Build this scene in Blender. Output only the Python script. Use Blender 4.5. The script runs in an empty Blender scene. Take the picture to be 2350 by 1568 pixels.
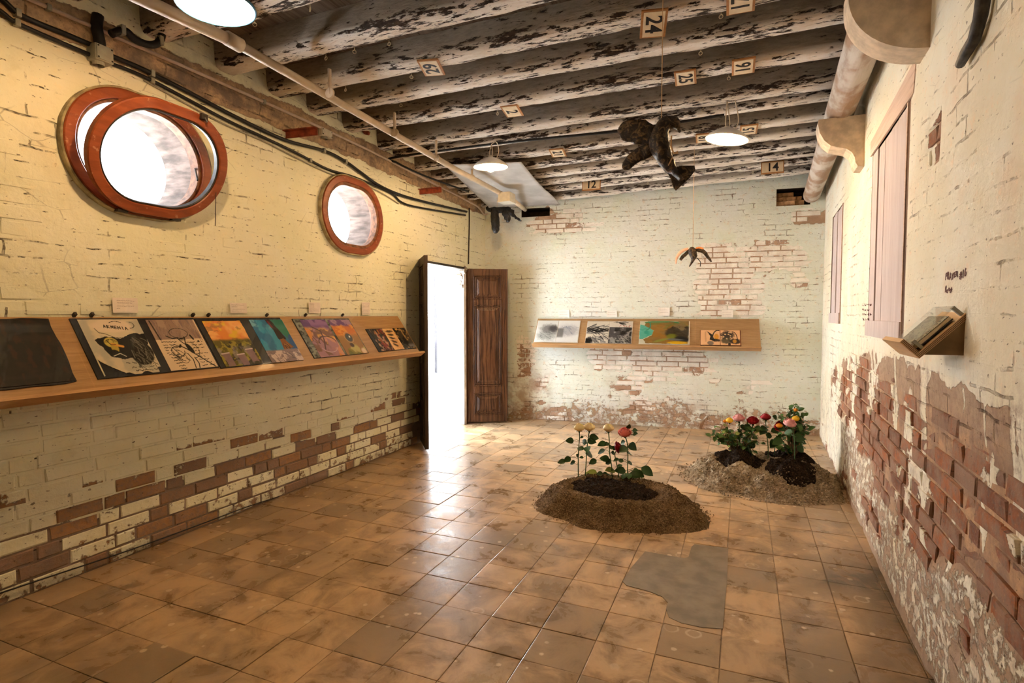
import bpy, bmesh, math, random
import numpy as np
from mathutils import Vector, Matrix

random.seed(7)
RNG = np.random.default_rng(11)
S = bpy.context.scene
COL = S.collection
PI = math.pi

# ------------------------------------------------------------------ camera
F, CX, CY = 1270.0, 1175.0, 784.0          # focal length and centre in pixels of a 2350 x 1568 frame
_d = np.array([(1705 - CX) / F, -(724 - CY) / F, -1.0]); _d /= np.linalg.norm(_d)
_z = np.array([0, -_d[2], _d[1]]); _z /= np.linalg.norm(_z)
RC = np.array([np.cross(_d, _z), _d, _z])   # camera axes -> room axes (X right, Y down the room, Z up)
CAM = np.array([0, 0, 1.5])
cd = bpy.data.cameras.new('camera'); cam = bpy.data.objects.new('camera', cd); COL.objects.link(cam)
cd.sensor_width = 36; cd.lens = F / 2350 * 36; cd.clip_start = .02
m = Matrix.Identity(4)
for i in range(3):
    for j in range(3): m[i][j] = RC[i][j]
    m[i][3] = CAM[i]
cam.matrix_world = m
S.camera = cam

# ------------------------------------------------------------------ world, light, exposure
W = bpy.data.worlds.new('world'); S.world = W; W.use_nodes = True
bg = W.node_tree.nodes['Background']; bg.inputs[0].default_value = (.86, .93, 1, 1); bg.inputs[1].default_value = 19.0
S.view_settings.view_transform = 'Standard'; S.view_settings.look = 'None'; S.view_settings.gamma = 1
S.view_settings.use_curve_mapping = False
S.view_settings.exposure = -.18
LAMP_POWER, LAMP_COL = 84.0, (1, .61, .27)
cy = S.cycles
cy.max_bounces = 6; cy.diffuse_bounces = 4; cy.glossy_bounces = 2; cy.transmission_bounces = 4; cy.transparent_max_bounces = 8
cy.sample_clamp_indirect = 40; cy.caustics_reflective = False; cy.caustics_refractive = False
cy.use_denoising = True; cy.use_adaptive_sampling = True; cy.adaptive_threshold = .08
sl = bpy.data.lights.new('sun', 'SUN'); sl.energy = 240; sl.angle = .01; sl.color = (.94, .96, 1)
so_ = bpy.data.objects.new('sun', sl); COL.objects.link(so_); so_.rotation_euler = (math.radians(12), math.radians(40), 0)      # from over the roof: the house shades the near yard
def portal(name, loc, rot, sx, sy):
    l = bpy.data.lights.new(name, 'AREA'); l.shape = 'RECTANGLE'; l.size = sx; l.size_y = sy
    l.cycles.is_portal = True
    o = bpy.data.objects.new(name, l); COL.objects.link(o); o.location = loc; o.rotation_euler = rot
for nm, y, z, a, b in (('window_portal', 2.36, 2.49, .95, .75), ('window_portal', 4.376, 2.453, .95, .75), ('door_portal', 6.18, 1.07, 1.2, 2.2)):
    portal(nm, (-3.99, y, z), (0, -PI / 2, 0), b, a)

# ------------------------------------------------------------------ helpers
def on(px, py, ax, val):
    r = RC @ np.array([(px - CX) / F, -(py - CY) / F, -1.0]); t = (val - CAM[ax]) / r[ax]
    return CAM + t * r
def proj(P):
    v = (np.asarray(P, float) - CAM) @ RC
    w = np.maximum(-v[..., 2], .05)
    return np.stack([CX + F * v[..., 0] / w, CY - F * v[..., 1] / w], -1)
def sm(a, b, x):
    t = np.clip((x - a) / (b - a), 0, 1); return t * t * (3 - 2 * t)
def rect(u, z, a, b, c, d, e=.08): return sm(a - e, a + e, u) * sm(b + e, b - e, u) * sm(c - e, c + e, z) * sm(d + e, d - e, z)
def _h(ix, iy, s):
    n = (ix.astype(np.int64) * 374761393 + iy.astype(np.int64) * 668265263 + s * 974634777) & 0xffffffff
    n = ((n ^ (n >> 13)) * 1274126177) & 0xffffffff
    return ((n ^ (n >> 16)) & 0xffff) / 65535.0
def vn(x, y, s=0):
    x = np.asarray(x, float); y = np.asarray(y, float)
    ix, iy = np.floor(x), np.floor(y); fx, fy = x - ix, y - iy
    fx = fx * fx * (3 - 2 * fx); fy = fy * fy * (3 - 2 * fy)
    a, b, c, d = _h(ix, iy, s), _h(ix + 1, iy, s), _h(ix, iy + 1, s), _h(ix + 1, iy + 1, s)
    return (a * (1 - fx) + b * fx) * (1 - fy) + (c * (1 - fx) + d * fx) * fy
def fbm(x, y, s=0, o=4):
    t = 0; a = .5; n = 0; x = np.asarray(x, float); y = np.asarray(y, float)
    for k in range(o):
        t = t + a * vn(x * 2 ** k, y * 2 ** k, s + k); n += a; a *= .5
    return t / n

def tag(o, label=None, cat=None, group=None, kind=None):
    if label: o['label'] = label
    if cat: o['category'] = cat
    if group: o['group'] = group
    if kind: o['kind'] = kind
    return o
def link(name, me, mat=None, parent=None):
    o = bpy.data.objects.new(name, me); COL.objects.link(o)
    if mat and me and not me.materials: me.materials.append(mat)
    if parent: o.parent = parent
    return o
def empty(name, loc=(0, 0, 0), label=None, cat=None, group=None, kind=None):
    o = bpy.data.objects.new(name, None); COL.objects.link(o); o.location = loc; o.empty_display_size = .1
    return tag(o, label, cat, group, kind)
def reparent(o, p):       # keep the world place of o (p has no rotation or scale)
    o.parent = p; o.location = Vector(o.location) - Vector(p.location)
    return o

class MB:
    """collects shapes; build() links them as ONE mesh object"""
    def __init__(s): s.v = []; s.f = []
    def add(s, v, f):
        n = len(s.v); s.v += [tuple(map(float, p)) for p in v]; s.f += [tuple(i + n for i in q) for q in f]; return s
    def hexa(s, p):  # 8 points: bottom 4 ccw, top 4 ccw
        return s.add(p, [(3, 2, 1, 0), (4, 5, 6, 7), (0, 1, 5, 4), (1, 2, 6, 5), (2, 3, 7, 6), (3, 0, 4, 7)])
    def box(s, c, h, M=None, bev=0.0):
        x, y, z = h
        if bev <= 0:
            p = [(-x, -y, -z), (x, -y, -z), (x, y, -z), (-x, y, -z), (-x, -y, z), (x, -y, z), (x, y, z), (-x, y, z)]
            f = [(3, 2, 1, 0), (4, 5, 6, 7), (0, 1, 5, 4), (1, 2, 6, 5), (2, 3, 7, 6), (3, 0, 4, 7)]
        else:
            bm = bmesh.new(); bmesh.ops.create_cube(bm, size=2)
            for v in bm.verts: v.co = Vector((v.co.x * x, v.co.y * y, v.co.z * z))
            bmesh.ops.bevel(bm, geom=bm.edges[:], offset=bev, segments=2, affect='EDGES', profile=.5)
            bm.verts.index_update()
            p = [tuple(v.co) for v in bm.verts]; f = [tuple(v.index for v in q.verts) for q in bm.faces]; bm.free()
        if M is not None: p = [tuple(M @ Vector(q)) for q in p]
        return s.add([(q[0] + c[0], q[1] + c[1], q[2] + c[2]) for q in p], f)
    def tube(s, pts, r, n=8, cap=True, el=1.0, up=None, ends=None):
        """tube along pts; r a number or list; el squashes the second cross axis"""
        pts = [Vector(p) for p in pts]; k = len(pts)
        rs = r if isinstance(r, (list, tuple)) else [r] * k
        els = el if isinstance(el, (list, tuple)) else [el] * k
        vs = []; prev = None
        for i, p in enumerate(pts):
            t = (pts[min(i + 1, k - 1)] - pts[max(i - 1, 0)]).normalized()
            if prev is None:
                a = Vector(up) if up else (Vector((0, 0, 1)) if abs(t.z) < .9 else Vector((1, 0, 0)))
            else: a = prev
            u = (a - t * a.dot(t)).normalized(); prev = u; w = t.cross(u)
            for j in range(n):
                q = 2 * PI * j / n
                vs.append(p + u * (math.cos(q) * rs[i]) + w * (math.sin(q) * rs[i] * els[i]))
        fs = [(i * n + j, i * n + (j + 1) % n, (i + 1) * n + (j + 1) % n, (i + 1) * n + j) for i in range(k - 1) for j in range(n)]
        if cap: fs += [tuple(range(n - 1, -1, -1)), tuple((k - 1) * n + j for j in range(n))]
        return s.add(vs, fs)
    def lathe(s, prof, n=24, c=(0, 0, 0), M=None):
        k = len(prof); vs = []
        for r, z in prof:
            for j in range(n):
                q = 2 * PI * j / n; p = Vector((r * math.cos(q), r * math.sin(q), z))
                if M is not None: p = M @ p
                vs.append((p.x + c[0], p.y + c[1], p.z + c[2]))
        return s.add(vs, [(i * n + j, i * n + (j + 1) % n, (i + 1) * n + (j + 1) % n, (i + 1) * n + j) for i in range(k - 1) for j in range(n)])
    def ring(s, curve_in, curve_out, P):
        """band between closed curves; each curve a list of (a, b, c) of equal length fed through P"""
        n = len(curve_in); a = [P(*q) for q in curve_in]; b = [P(*q) for q in curve_out]
        return s.add(a + b, [(i, (i + 1) % n, n + (i + 1) % n, n + i) for i in range(n)])
    def prism(s, poly, d0, d1, P):
        n = len(poly)
        return s.add([P(*q, d0) for q in poly] + [P(*q, d1) for q in poly],
                     [tuple(range(n - 1, -1, -1)), tuple(range(n, 2 * n))] + [(i, (i + 1) % n, n + (i + 1) % n, n + i) for i in range(n)])
    def mesh(s, name, smooth=False, fix=True):
        me = bpy.data.meshes.new(name); me.from_pydata(s.v, [], s.f)
        if fix:
            bm = bmesh.new(); bm.from_mesh(me); bmesh.ops.recalc_face_normals(bm, faces=bm.faces[:]); bm.to_mesh(me); bm.free()
        if smooth: me.polygons.foreach_set('use_smooth', [True] * len(me.polygons))
        me.update(); return me
    def build(s, name, mat, parent=None, smooth=False, fix=True, label=None):
        o = link(name, s.mesh(name, smooth, fix), mat, parent)
        if label: o['label'] = label
        return o

def grid_mesh(name, P, uv=None, col=None, smooth=True, flip=False, keep=None, colname='msk'):
    """P: (h, w, 3) array of points"""
    h, w = P.shape[:2]
    idx = np.arange(h * w).reshape(h, w)
    q = np.stack([idx[:-1, :-1], idx[:-1, 1:], idx[1:, 1:], idx[1:, :-1]], -1).reshape(-1, 4)
    if keep is not None: q = q[keep.reshape(-1)]
    if flip: q = q[:, ::-1]
    used = np.unique(q); remap = np.zeros(h * w, int); remap[used] = np.arange(len(used)); q = remap[q]
    V = P.reshape(-1, 3)[used]
    me = bpy.data.meshes.new(name)
    me.vertices.add(len(V)); me.vertices.foreach_set('co', V.astype(np.float32).ravel())
    me.loops.add(q.size); me.loops.foreach_set('vertex_index', q.astype(np.int32).ravel())
    me.polygons.add(len(q)); me.polygons.foreach_set('loop_start', np.arange(0, q.size, 4, dtype=np.int32))
    me.update(calc_edges=True)
    if smooth: me.polygons.foreach_set('use_smooth', np.ones(len(q), bool))
    if uv is not None:
        U = uv.reshape(-1, 2)[used][q.ravel()]
        me.uv_layers.new(name='UVMap').data.foreach_set('uv', U.astype(np.float32).ravel())
    if col is not None:
        c = np.concatenate([col.reshape(-1, col.shape[-1])[used], np.ones((len(used), 4 - col.shape[-1]))], 1) if col.shape[-1] < 4 else col.reshape(-1, 4)[used]
        me.attributes.new(colname, 'FLOAT_COLOR', 'POINT').data.foreach_set('color', c.astype(np.float32).ravel())
    me.validate(); return me

# ------------------------------------------------------------------ materials
class NT:
    def __init__(s, name):
        s.m = bpy.data.materials.new(name); s.m.use_nodes = True; s.t = s.m.node_tree; s.b = s.t.nodes['Principled BSDF']
        s.b.inputs['Specular IOR Level'].default_value = .3
    def n(s, typ, inp=None, **kw):
        o = s.t.nodes.new('ShaderNode' + typ)
        for k, v in kw.items(): setattr(o, k, v)
        for k, v in (inp or {}).items(): s.set(o.inputs[k], v)
        return o
    def set(s, sock, v):
        if hasattr(v, 'is_output') or hasattr(v, 'links'): s.t.links.new(v, sock)
        elif isinstance(v, bpy.types.Node): s.t.links.new(v.outputs[0], sock)
        else:
            if isinstance(v, (tuple, list)) and len(v) == 3 and sock.type == 'RGBA': v = (*v, 1)
            sock.default_value = v
    def uv(s): return s.n('UVMap', uv_map='UVMap').outputs[0]
    def obj(s): return s.n('TexCoord').outputs['Object']
    def noise(s, vec, scale, detail=5, rough=.55, dist=0): return s.n('TexNoise', {'Vector': vec, 'Scale': scale, 'Detail': detail, 'Roughness': rough, 'Distortion': dist}).outputs[0]
    def math(s, op, a, b=0.0, c=None):
        o = s.n('Math', operation=op); s.set(o.inputs[0], a); s.set(o.inputs[1], b)
        if c is not None: s.set(o.inputs[2], c)
        return o.outputs[0]
    def step(s, a, lo, hi): return s.n('MapRange', {0: a, 1: lo, 2: hi, 3: 0.0, 4: 1.0}, interpolation_type='SMOOTHSTEP').outputs[0]
    def mix(s, f, a, b, bt='MIX'):
        o = s.n('Mix', data_type='RGBA', blend_type=bt); s.set(o.inputs[0], f); s.set(o.inputs[6], a); s.set(o.inputs[7], b); return o.outputs[2]
    def map(s, vec, sc=(1, 1, 1), loc=(0, 0, 0)): return s.n('Mapping', {'Vector': vec, 'Scale': sc, 'Location': loc}).outputs[0]
    def ramp(s, f, stops):
        o = s.n('ValToRGB'); s.set(o.inputs[0], f); e = o.color_ramp.elements
        while len(e) < len(stops): e.new(.5)
        for q, (p, c) in zip(e, stops): q.position = p; q.color = (*c, 1)
        return o.outputs[0]
    def attr(s, name): return s.n('Attribute', attribute_name=name)
    def bump(s, hgt, dist=.01, strength=1.0, normal=None):
        o = s.n('Bump', {'Height': hgt, 'Distance': dist, 'Strength': strength})
        if normal is not None: s.set(o.inputs['Normal'], normal)
        return o.outputs[0]
    def out(s, col=None, rough=None, normal=None, **kw):
        if col is not None: s.set(s.b.inputs['Base Color'], col)
        if rough is not None: s.set(s.b.inputs['Roughness'], rough)
        if normal is not None: s.set(s.b.inputs['Normal'], normal)
        for k, v in kw.items(): s.set(s.b.inputs[k.replace('_', ' ')], v)
        return s.m

def simple(name, col, rough=.6, var=.15, scale=20, bump=.002, metal=0.0, sc=(1, 1, 1)):
    t = NT(name); v = t.map(t.obj(), sc); n = t.noise(v, scale)
    c = t.mix(t.step(n, .3, .7), tuple(x * (1 - var) for x in col), tuple(min(1, x * (1 + var)) for x in col))
    return t.out(c, rough, t.bump(n, bump), Metallic=metal)
def wood(name, c0, c1, rough=.5, axis=1, grain=22, bump=.0015):
    t = NT(name); sc = [grain, grain, grain]; sc[axis] = grain * .05
    v = t.map(t.obj(), tuple(sc)); n = t.noise(v, 1.0, 6, .6, 1.2); n2 = t.noise(t.map(t.obj(), tuple(x * 4 for x in sc)), 1.0, 3)
    c = t.mix(t.step(n, .3, .7), c0, c1); c = t.mix(t.math('MULTIPLY', t.step(n2, .5, .75), .35), c, tuple(x * .5 for x in c0))
    return t.out(c, rough, t.bump(n2, bump))

def wall_mat(name, paint, under, brickc, course, is_brick, crack=.6, lowmortar=None, warm=(.88, .80, .58)):
    """painted old masonry: 'msk' carries cover (r), stain (g), tone (b), a random number per brick (a)"""
    t = NT(name); uv = t.uv(); a = t.attr('msk'); sep = t.n('SeparateColor', {0: a.outputs[0]}); al = a.outputs[3]
    cov, stn, ton = sep.outputs[0], sep.outputs[1], sep.outputs[2]
    w = t.noise(uv, 7, 6, .6); n1 = t.noise(uv, 1.3, 4); n2 = t.noise(uv, 30, 6, .65); n3 = t.noise(uv, 90, 4, .6); nf = t.noise(uv, 14, 8, .7)
    f = t.step(t.math('ADD', cov, t.math('MULTIPLY', t.math('SUBTRACT', nf, .5), 1.3)), .44, .53)
    if is_brick:
        base = t.mix(t.step(al, 0, 1), brickc[0], brickc[1])
        base = t.mix(t.step(n2, .4, .75), base, brickc[2]); base = t.mix(t.math('MULTIPLY', t.step(w, *((.40, .60) if name.startswith('right') else (.5, .7))), .75), base, under[1]); base = t.mix(t.math('MULTIPLY', t.step(n3, .55, .8), .6), base, under[0])
    else:
        base = t.mix(t.step(w, .35, .65), under[0], under[1]); base = t.mix(ton, base, t.mix(t.step(w, .42, .6), under[2], under[3]))
        base = t.mix(t.math('MULTIPLY', t.step(n2, .42, .66), .55), base, under[1]); base = t.mix(t.math('MULTIPLY', t.step(n3, .5, .8), .4), base, tuple(x * .45 for x in under[0]))
    p = t.mix(t.step(n1, .35, .65), paint[0], paint[1]); p = t.mix(t.math('MULTIPLY', t.step(t.noise(uv, 2.7, 5), .5, .72), .55), p, paint[2])
    p = t.mix(t.math('MULTIPLY', t.step(nf, .54, .70), .5), p, warm); p = t.mix(t.math('MULTIPLY', t.step(t.noise(uv, 4.5, 7, .7), .56, .70), .35), p, tuple(x * y for x, y in zip(paint[1], (.74, .70, .62))))
    c = t.mix(f, base, p)
    st = t.math('MULTIPLY', stn, t.step(t.noise(uv, 5, 8, .7), .38, .62))
    if name.startswith('right'): st = t.math('MULTIPLY', stn, t.step(t.math('ADD', t.math('MULTIPLY', t.noise(t.map(uv, (16, 3.5, 1)), 1.0, 8, .7), .6), t.math('MULTIPLY', t.noise(uv, 22, 7, .7), .4)), .46, .62))
    c = t.mix(st, c, under[1])
    hgt = t.math('ADD', t.math('MULTIPLY', f, .35), t.math('MULTIPLY', n2, .40)); hgt = t.math('ADD', hgt, t.math('MULTIPLY', w, .5))
    if not is_brick:
        wv = t.n('VectorMath', operation='MULTIPLY_ADD'); t.set(wv.inputs[0], t.n('TexNoise', {'Vector': uv, 'Scale': 6.0, 'Detail': 3.0}).outputs[1]); wv.inputs[1].default_value = (.05, .034, 0); t.set(wv.inputs[2], uv)
        br = t.n('TexBrick', {'Vector': wv.outputs[0], 'Scale': 1.0, 'Mortar Size': .0065, 'Mortar Smooth': .5, 'Brick Width': .255, 'Row Height': course}, offset=.5)
        gate = t.step(t.math('ADD', t.noise(uv, 2.2, 6, .65), t.math('MULTIPLY', t.math('SUBTRACT', nf, .5), .5)), .54, .66)
        gate2 = t.step(t.noise(uv, 9, 4), .52, .62)
        ck = t.math('MULTIPLY', br.outputs[1], gate)
        c = t.mix(t.math('MULTIPLY', t.math('MULTIPLY', ck, gate2), crack), c, (.07, .05, .03))
        c = t.mix(t.math('MULTIPLY', ck, crack * .45), c, under[1])
        hb = t.n('TexBrick', {'Vector': wv.outputs[0], 'Scale': 1.0, 'Mortar Size': .0048, 'Mortar Smooth': .6, 'Brick Width': 40.0, 'Row Height': course}, offset=.5)
        hg = t.step(t.noise(t.map(uv, (3.2, 7, 1)), 2.6, 6, .7), .54, .61); hk_ = t.math('MULTIPLY', t.math('MULTIPLY', hb.outputs[1], hg), t.step(t.noise(uv, 26, 4, .6), .42, .54))
        c = t.mix(t.math('MULTIPLY', hk_, (.9 if course > .081 else .30)), c, (.055, .04, .022))
        cv = t.n('TexVoronoi', {'Vector': t.map(wv.outputs[0], (2.2, 4.5, 1)), 'Scale': 1.6}, feature='DISTANCE_TO_EDGE').outputs[0]
        ct = t.math('MULTIPLY', t.math('SUBTRACT', 1.0, t.step(cv, .004, .014)), t.step(t.noise(uv, 1.9, 4), .55, .63)); c = t.mix(t.math('MULTIPLY', ct, crack * .35), c, (.08, .06, .035))
        hgt = t.math('SUBTRACT', hgt, t.math('MULTIPLY', hk_, .8 if course > .081 else .3))
        hgt = t.math('SUBTRACT', hgt, t.math('MULTIPLY', br.outputs[1], t.math('ADD', .03, t.math('MULTIPLY', gate, .8))))
    sp = t.step(t.noise(t.map(uv, (.7, 1.3, 1)), 42, 3, .5), .67, .71); c = t.mix(t.math('MULTIPLY', sp, .75), c, (.09, .06, .035))
    return t.out(c, .85, t.bump(hgt, .012, .9), Specular_IOR_Level=.15)

P_LEFT = ((.81, .80, .64), (.78, .78, .58), (.85, .85, .74))
P_BACK = ((.72, .77, .68), (.76, .79, .75), (.68, .74, .58))
P_RIGHT = ((.74, .68, .52), (.80, .77, .65), (.74, .58, .42))
U_L = ((.27, .20, .16), (.20, .15, .12), (.60, .42, .25), (.42, .31, .20))
U_B = ((.50, .36, .25), (.36, .23, .15), (.42, .30, .18), (.30, .22, .15))
U_R = ((.50, .30, .16), (.25, .16, .11), (.36, .27, .19), (.46, .34, .22))
M_LW = wall_mat('left_wall_paint', P_LEFT, U_L, None, .083, False, 1.0)
M_LB = wall_mat('left_wall_brick', P_LEFT, U_L, ((.40, .22, .10), (.26, .17, .12), (.24, .18, .145)), .083, True)
M_BW = wall_mat('back_wall_paint', P_BACK, U_B, None, .068, False, .8, warm=(.72, .5, .3))
M_BB = wall_mat('back_wall_brick', ((.86, .84, .78), (.88, .86, .82), (.8, .78, .68)), U_B, ((.46, .30, .20), (.38, .23, .15), (.3, .21, .16)), .068, True, warm=(.8, .66, .5))
M_RW = wall_mat('right_wall_paint', P_RIGHT, U_R, None, .08, False, .5, warm=(.85, .62, .42))
M_RB = wall_mat('right_wall_brick', P_RIGHT, U_R, ((.33, .105, .032), (.17, .062, .03), (.13, .09, .07)), .08, True)

def beam_mat():
    t = NT('flaking_beam_paint'); v = t.obj(); a = t.attr('msk'); sep = t.n('SeparateColor', {0: a.outputs[0]})
    s1 = t.noise(t.map(v, (3.6, 17, 17)), 1.6, 8, .72, .3); s2 = t.noise(t.map(v, (12, 44, 44)), 1.0, 7, .7); s3 = t.noise(t.map(v, (1, 3, 3)), 1.2, 3)
    f = t.math('ADD', t.math('MULTIPLY', s1, .6), t.math('MULTIPLY', s2, .5))
    f = t.math('ADD', f, t.math('MULTIPLY', t.math('SUBTRACT', s3, .5), .25)); f = t.math('ADD', f, sep.outputs[0])
    fl = t.step(f, .455, .485)
    dark = t.mix(t.step(s2, .35, .65), (.022, .015, .011), (.085, .05, .032))
    paint = t.mix(t.step(t.noise(t.map(v, (1, 4, 4)), 2, 5), .35, .65), (.70, .63, .54), (.88, .85, .80)); paint = t.mix(t.math('MULTIPLY', t.step(s2, .5, .7), .5), paint, (.55, .40, .27))
    shade_gray = t.mix(t.step(s2, .3, .7), (.21, .175, .135), (.30, .255, .20))  # grey tone that paints shade onto the beam fronts
    paint = t.mix(sep.outputs[1], paint, shade_gray)
    return t.out(t.mix(fl, dark, paint), .8, t.bump(t.math('ADD', t.math('MULTIPLY', fl, .6), t.math('MULTIPLY', s2, .5)), .012, 1.0))
M_BEAM = beam_mat()
M_PLANK = wood('dark_ceiling_boards', (.10, .07, .05), (.20, .15, .11), .8, 1)

def tile_mat():
    t = NT('worn_cement_tile'); uv = t.uv(); a = t.attr('msk'); sep = t.n('SeparateColor', {0: a.outputs[0]})
    n1 = t.noise(uv, 1.1, 5, .6); n2 = t.noise(uv, 5, 7, .65, .6); n3 = t.noise(t.map(uv, (1.3, .7, 1)), 16, 5, .65)
    c = t.mix(t.step(t.math('ADD', n2, t.math('MULTIPLY', t.math('SUBTRACT', sep.outputs[0], .5), .14)), .32, .64), (.25, .165, .09), (.58, .395, .225))
    c = t.mix(t.math('MULTIPLY', t.step(n1, .5, .72), .5), c, (.19, .15, .105))
    c = t.mix(t.math('MULTIPLY', t.step(n3, .55, .72), .4), c, (.50, .37, .23))
    vo = t.n('TexVoronoi', {'Vector': uv, 'Scale': 4.2, 'Randomness': 1.0}); d = vo.outputs[0]
    big = t.n('TexVoronoi', {'Vector': t.map(uv, (1, 1, 1), (.3, .7, 0)), 'Scale': 9.0, 'Randomness': 1.0}).outputs[0]
    dw = t.math('ADD', d, t.math('MULTIPLY', t.math('SUBTRACT', n3, .5), .12))
    ringm = t.math('MULTIPLY', t.step(dw, .13, .15), t.math('SUBTRACT', 1.0, t.step(dw, .16, .19)))
    blob = t.math('SUBTRACT', 1.0, t.step(t.math('ADD', big, t.math('MULTIPLY', t.math('SUBTRACT', n3, .5), .2)), .10, .15))
    gate = t.step(t.noise(uv, 1.7, 2), .42, .52)
    c = t.mix(t.math('MULTIPLY', t.step(sep.outputs[0], .86, .92), .5), c, (.13, .10, .07)); c = t.mix(t.math('MULTIPLY', sep.outputs[1], t.step(n2, .35, .55)), c, (.07, .052, .033))
    c = t.mix(t.math('MULTIPLY', t.math('ADD', t.math('MULTIPLY', blob, .8), t.math('MULTIPLY', ringm, .4)), gate), c, (.70, .56, .40))
    r = t.n('MapRange', {0: n2, 1: .3, 2: .7, 3: .20, 4: .48}).outputs[0]
    return t.out(c, r, t.bump(t.math('ADD', n3, n2), .0025, .5), Specular_IOR_Level=.34)
M_TILE = tile_mat()
M_GROUT = simple('dusty_grout', (.36, .28, .20), .9, .3, 30)
M_PATCH = simple('grey_cement_patch', (.23, .19, .145), .5, .2, 9)

def redwood():
    t = NT('red_brown_window_wood'); v = t.obj(); n = t.noise(t.map(v, (30, 6, 30)), 1.0, 6); n2 = t.noise(v, 30, 5)
    c = t.mix(t.step(n, .3, .7), (.19, .042, .014), (.27, .072, .024)); c = t.mix(t.math('MULTIPLY', t.step(n2, .62, .7), .5), c, (.5, .27, .15))
    return t.out(c, .4, t.bump(n, .001))
M_RED = redwood()
M_REDDARK = simple('worn_window_wood', (.16, .07, .035), .7, .5, 25)
M_SIDE = simple('dirty_frame_side', (.36, .31, .19), .85, .4, 14)
def glass():
    t = NT('window_glass'); tr = t.n('BsdfTransparent', {0: (.97, .98, .98)}); gl = t.n('BsdfGlossy', {0: (1, 1, 1), 'Roughness': .03})
    lw = t.n('LayerWeight', {0: .5}); f = t.math('ADD', .015, t.math('MULTIPLY', t.math('POWER', lw.outputs['Facing'], 5.0), .45))
    mx = t.n('MixShader', {0: f, 1: tr.outputs[0], 2: gl.outputs[0]})
    t.t.links.new(mx.outputs[0], t.t.nodes['Material Output'].inputs[0]); return t.m
M_GLASS = glass()
M_BLACK = simple('black_plastic', (.012, .012, .013), .45, .2)
M_BLKMETAL = simple('dark_iron', (.03, .024, .02), .5, .4)
M_GREYBOX = simple('grey_box_plastic', (.32, .32, .27), .6, .1)
M_WHITEBOX = simple('cream_box_plastic', (.62, .58, .48), .5, .08)
M_CONDUIT = simple('pinkish_conduit', (.56, .46, .40), .5, .1)
M_RUST = simple('red_oxide_iron', (.25, .05, .022), .7, .4, 20)
M_PIPE = simple('cream_pipe_paint', (.62, .52, .40), .45, .12, 8)
M_STONE = simple('pale_stone', (.58, .46, .33), .85, .2, 14, .003)
M_PALESTONE = simple('white_stone', (.72, .69, .67), .8, .18, 12, .003)
M_SHEET = simple('dull_metal_sheet', (.50, .50, .50), .5, .22, 3, .004)
M_OAK = wood('oak_veneer', (.40, .215, .085), (.50, .29, .125), .45, 1, 30)
M_OAKX = wood('oak_veneer_along_x', (.40, .225, .095), (.50, .30, .14), .45, 0, 30)
M_PLY = wood('birch_ply', (.60, .36, .17), (.66, .42, .21), .45, 1, 20)
M_PLYDARK = simple('ply_edge_dark', (.09, .055, .03), .6, .2)
M_WALNUT = wood('old_walnut', (.020, .008, .004), (.095, .038, .015), .26, 2, 34)
M_DARKDOOR = wood('weathered_door_back', (.030, .018, .012), (.055, .034, .022), .6, 2, 30)
M_PINK = wood('pale_pink_planks', (.46, .37, .335), (.54, .455, .42), .75, 2, 16)
M_PINKDARK = wood('bare_brown_jamb', (.09, .045, .022), (.17, .09, .045), .8, 2, 30)
M_LINTEL = wood('bare_lintel_wood', (.50, .34, .24), (.62, .46, .36), .8, 1, 18)
M_CARDWOOD = wood('orange_card_wood', (.36, .16, .05), (.45, .22, .08), .6, 0, 20)
M_LABEL = simple('cream_label_paper', (.72, .60, .42), .7, .06)
M_INK = simple('black_ink', (.014, .013, .016), .6, .1)
M_INKRED = simple('faded_red_brown_ink', (.11, .035, .03), .7, .1)
M_PAPER = simple('white_note_paper', (.80, .72, .64), .75, .04)
M_PAPER2 = simple('pale_note_paper', (.86, .83, .77), .75, .03)
M_ENAMEL = simple('white_enamel', (.82, .80, .76), .3, .06, 12)
M_BLUE = simple('blue_enamel_rim', (.05, .22, .52), .35, .1)
M_CORD = simple('cream_cord', (.60, .50, .36), .8, .1)
M_STRING = simple('tan_string', (.52, .34, .18), .8, .1)
M_STEM = simple('rose_stem', (.05, .10, .03), .6, .3)
M_TWIG = simple('brown_twig', (.13, .075, .035), .7, .3)
def leafm(name, c):
    t = NT(name); n = t.noise(t.obj(), 3.0); r = t.n('ObjectInfo').outputs['Random']
    cc = t.mix(t.step(n, .3, .7), tuple(x * .7 for x in c), c); cc = t.mix(t.math('MULTIPLY', r, .5), cc, tuple(x * 1.6 for x in c))
    return t.out(cc, .42)
M_LEAF = leafm('rose_leaf', (.022, .068, .014)); M_LEAF2 = leafm('bush_leaf', (.045, .115, .022)); M_LEAFY = leafm('yellow_leaf', (.20, .26, .05))
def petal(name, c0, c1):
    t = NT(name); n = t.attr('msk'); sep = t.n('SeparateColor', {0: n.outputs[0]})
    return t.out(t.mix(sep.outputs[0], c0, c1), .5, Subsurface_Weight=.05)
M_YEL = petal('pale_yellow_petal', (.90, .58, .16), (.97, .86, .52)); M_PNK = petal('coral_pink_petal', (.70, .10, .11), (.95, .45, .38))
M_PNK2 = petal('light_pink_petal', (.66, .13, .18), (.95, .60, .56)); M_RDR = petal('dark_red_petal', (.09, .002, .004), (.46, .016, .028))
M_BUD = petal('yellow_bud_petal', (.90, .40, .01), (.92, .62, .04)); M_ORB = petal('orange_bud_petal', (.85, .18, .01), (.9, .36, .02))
M_BIRD = None
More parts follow.
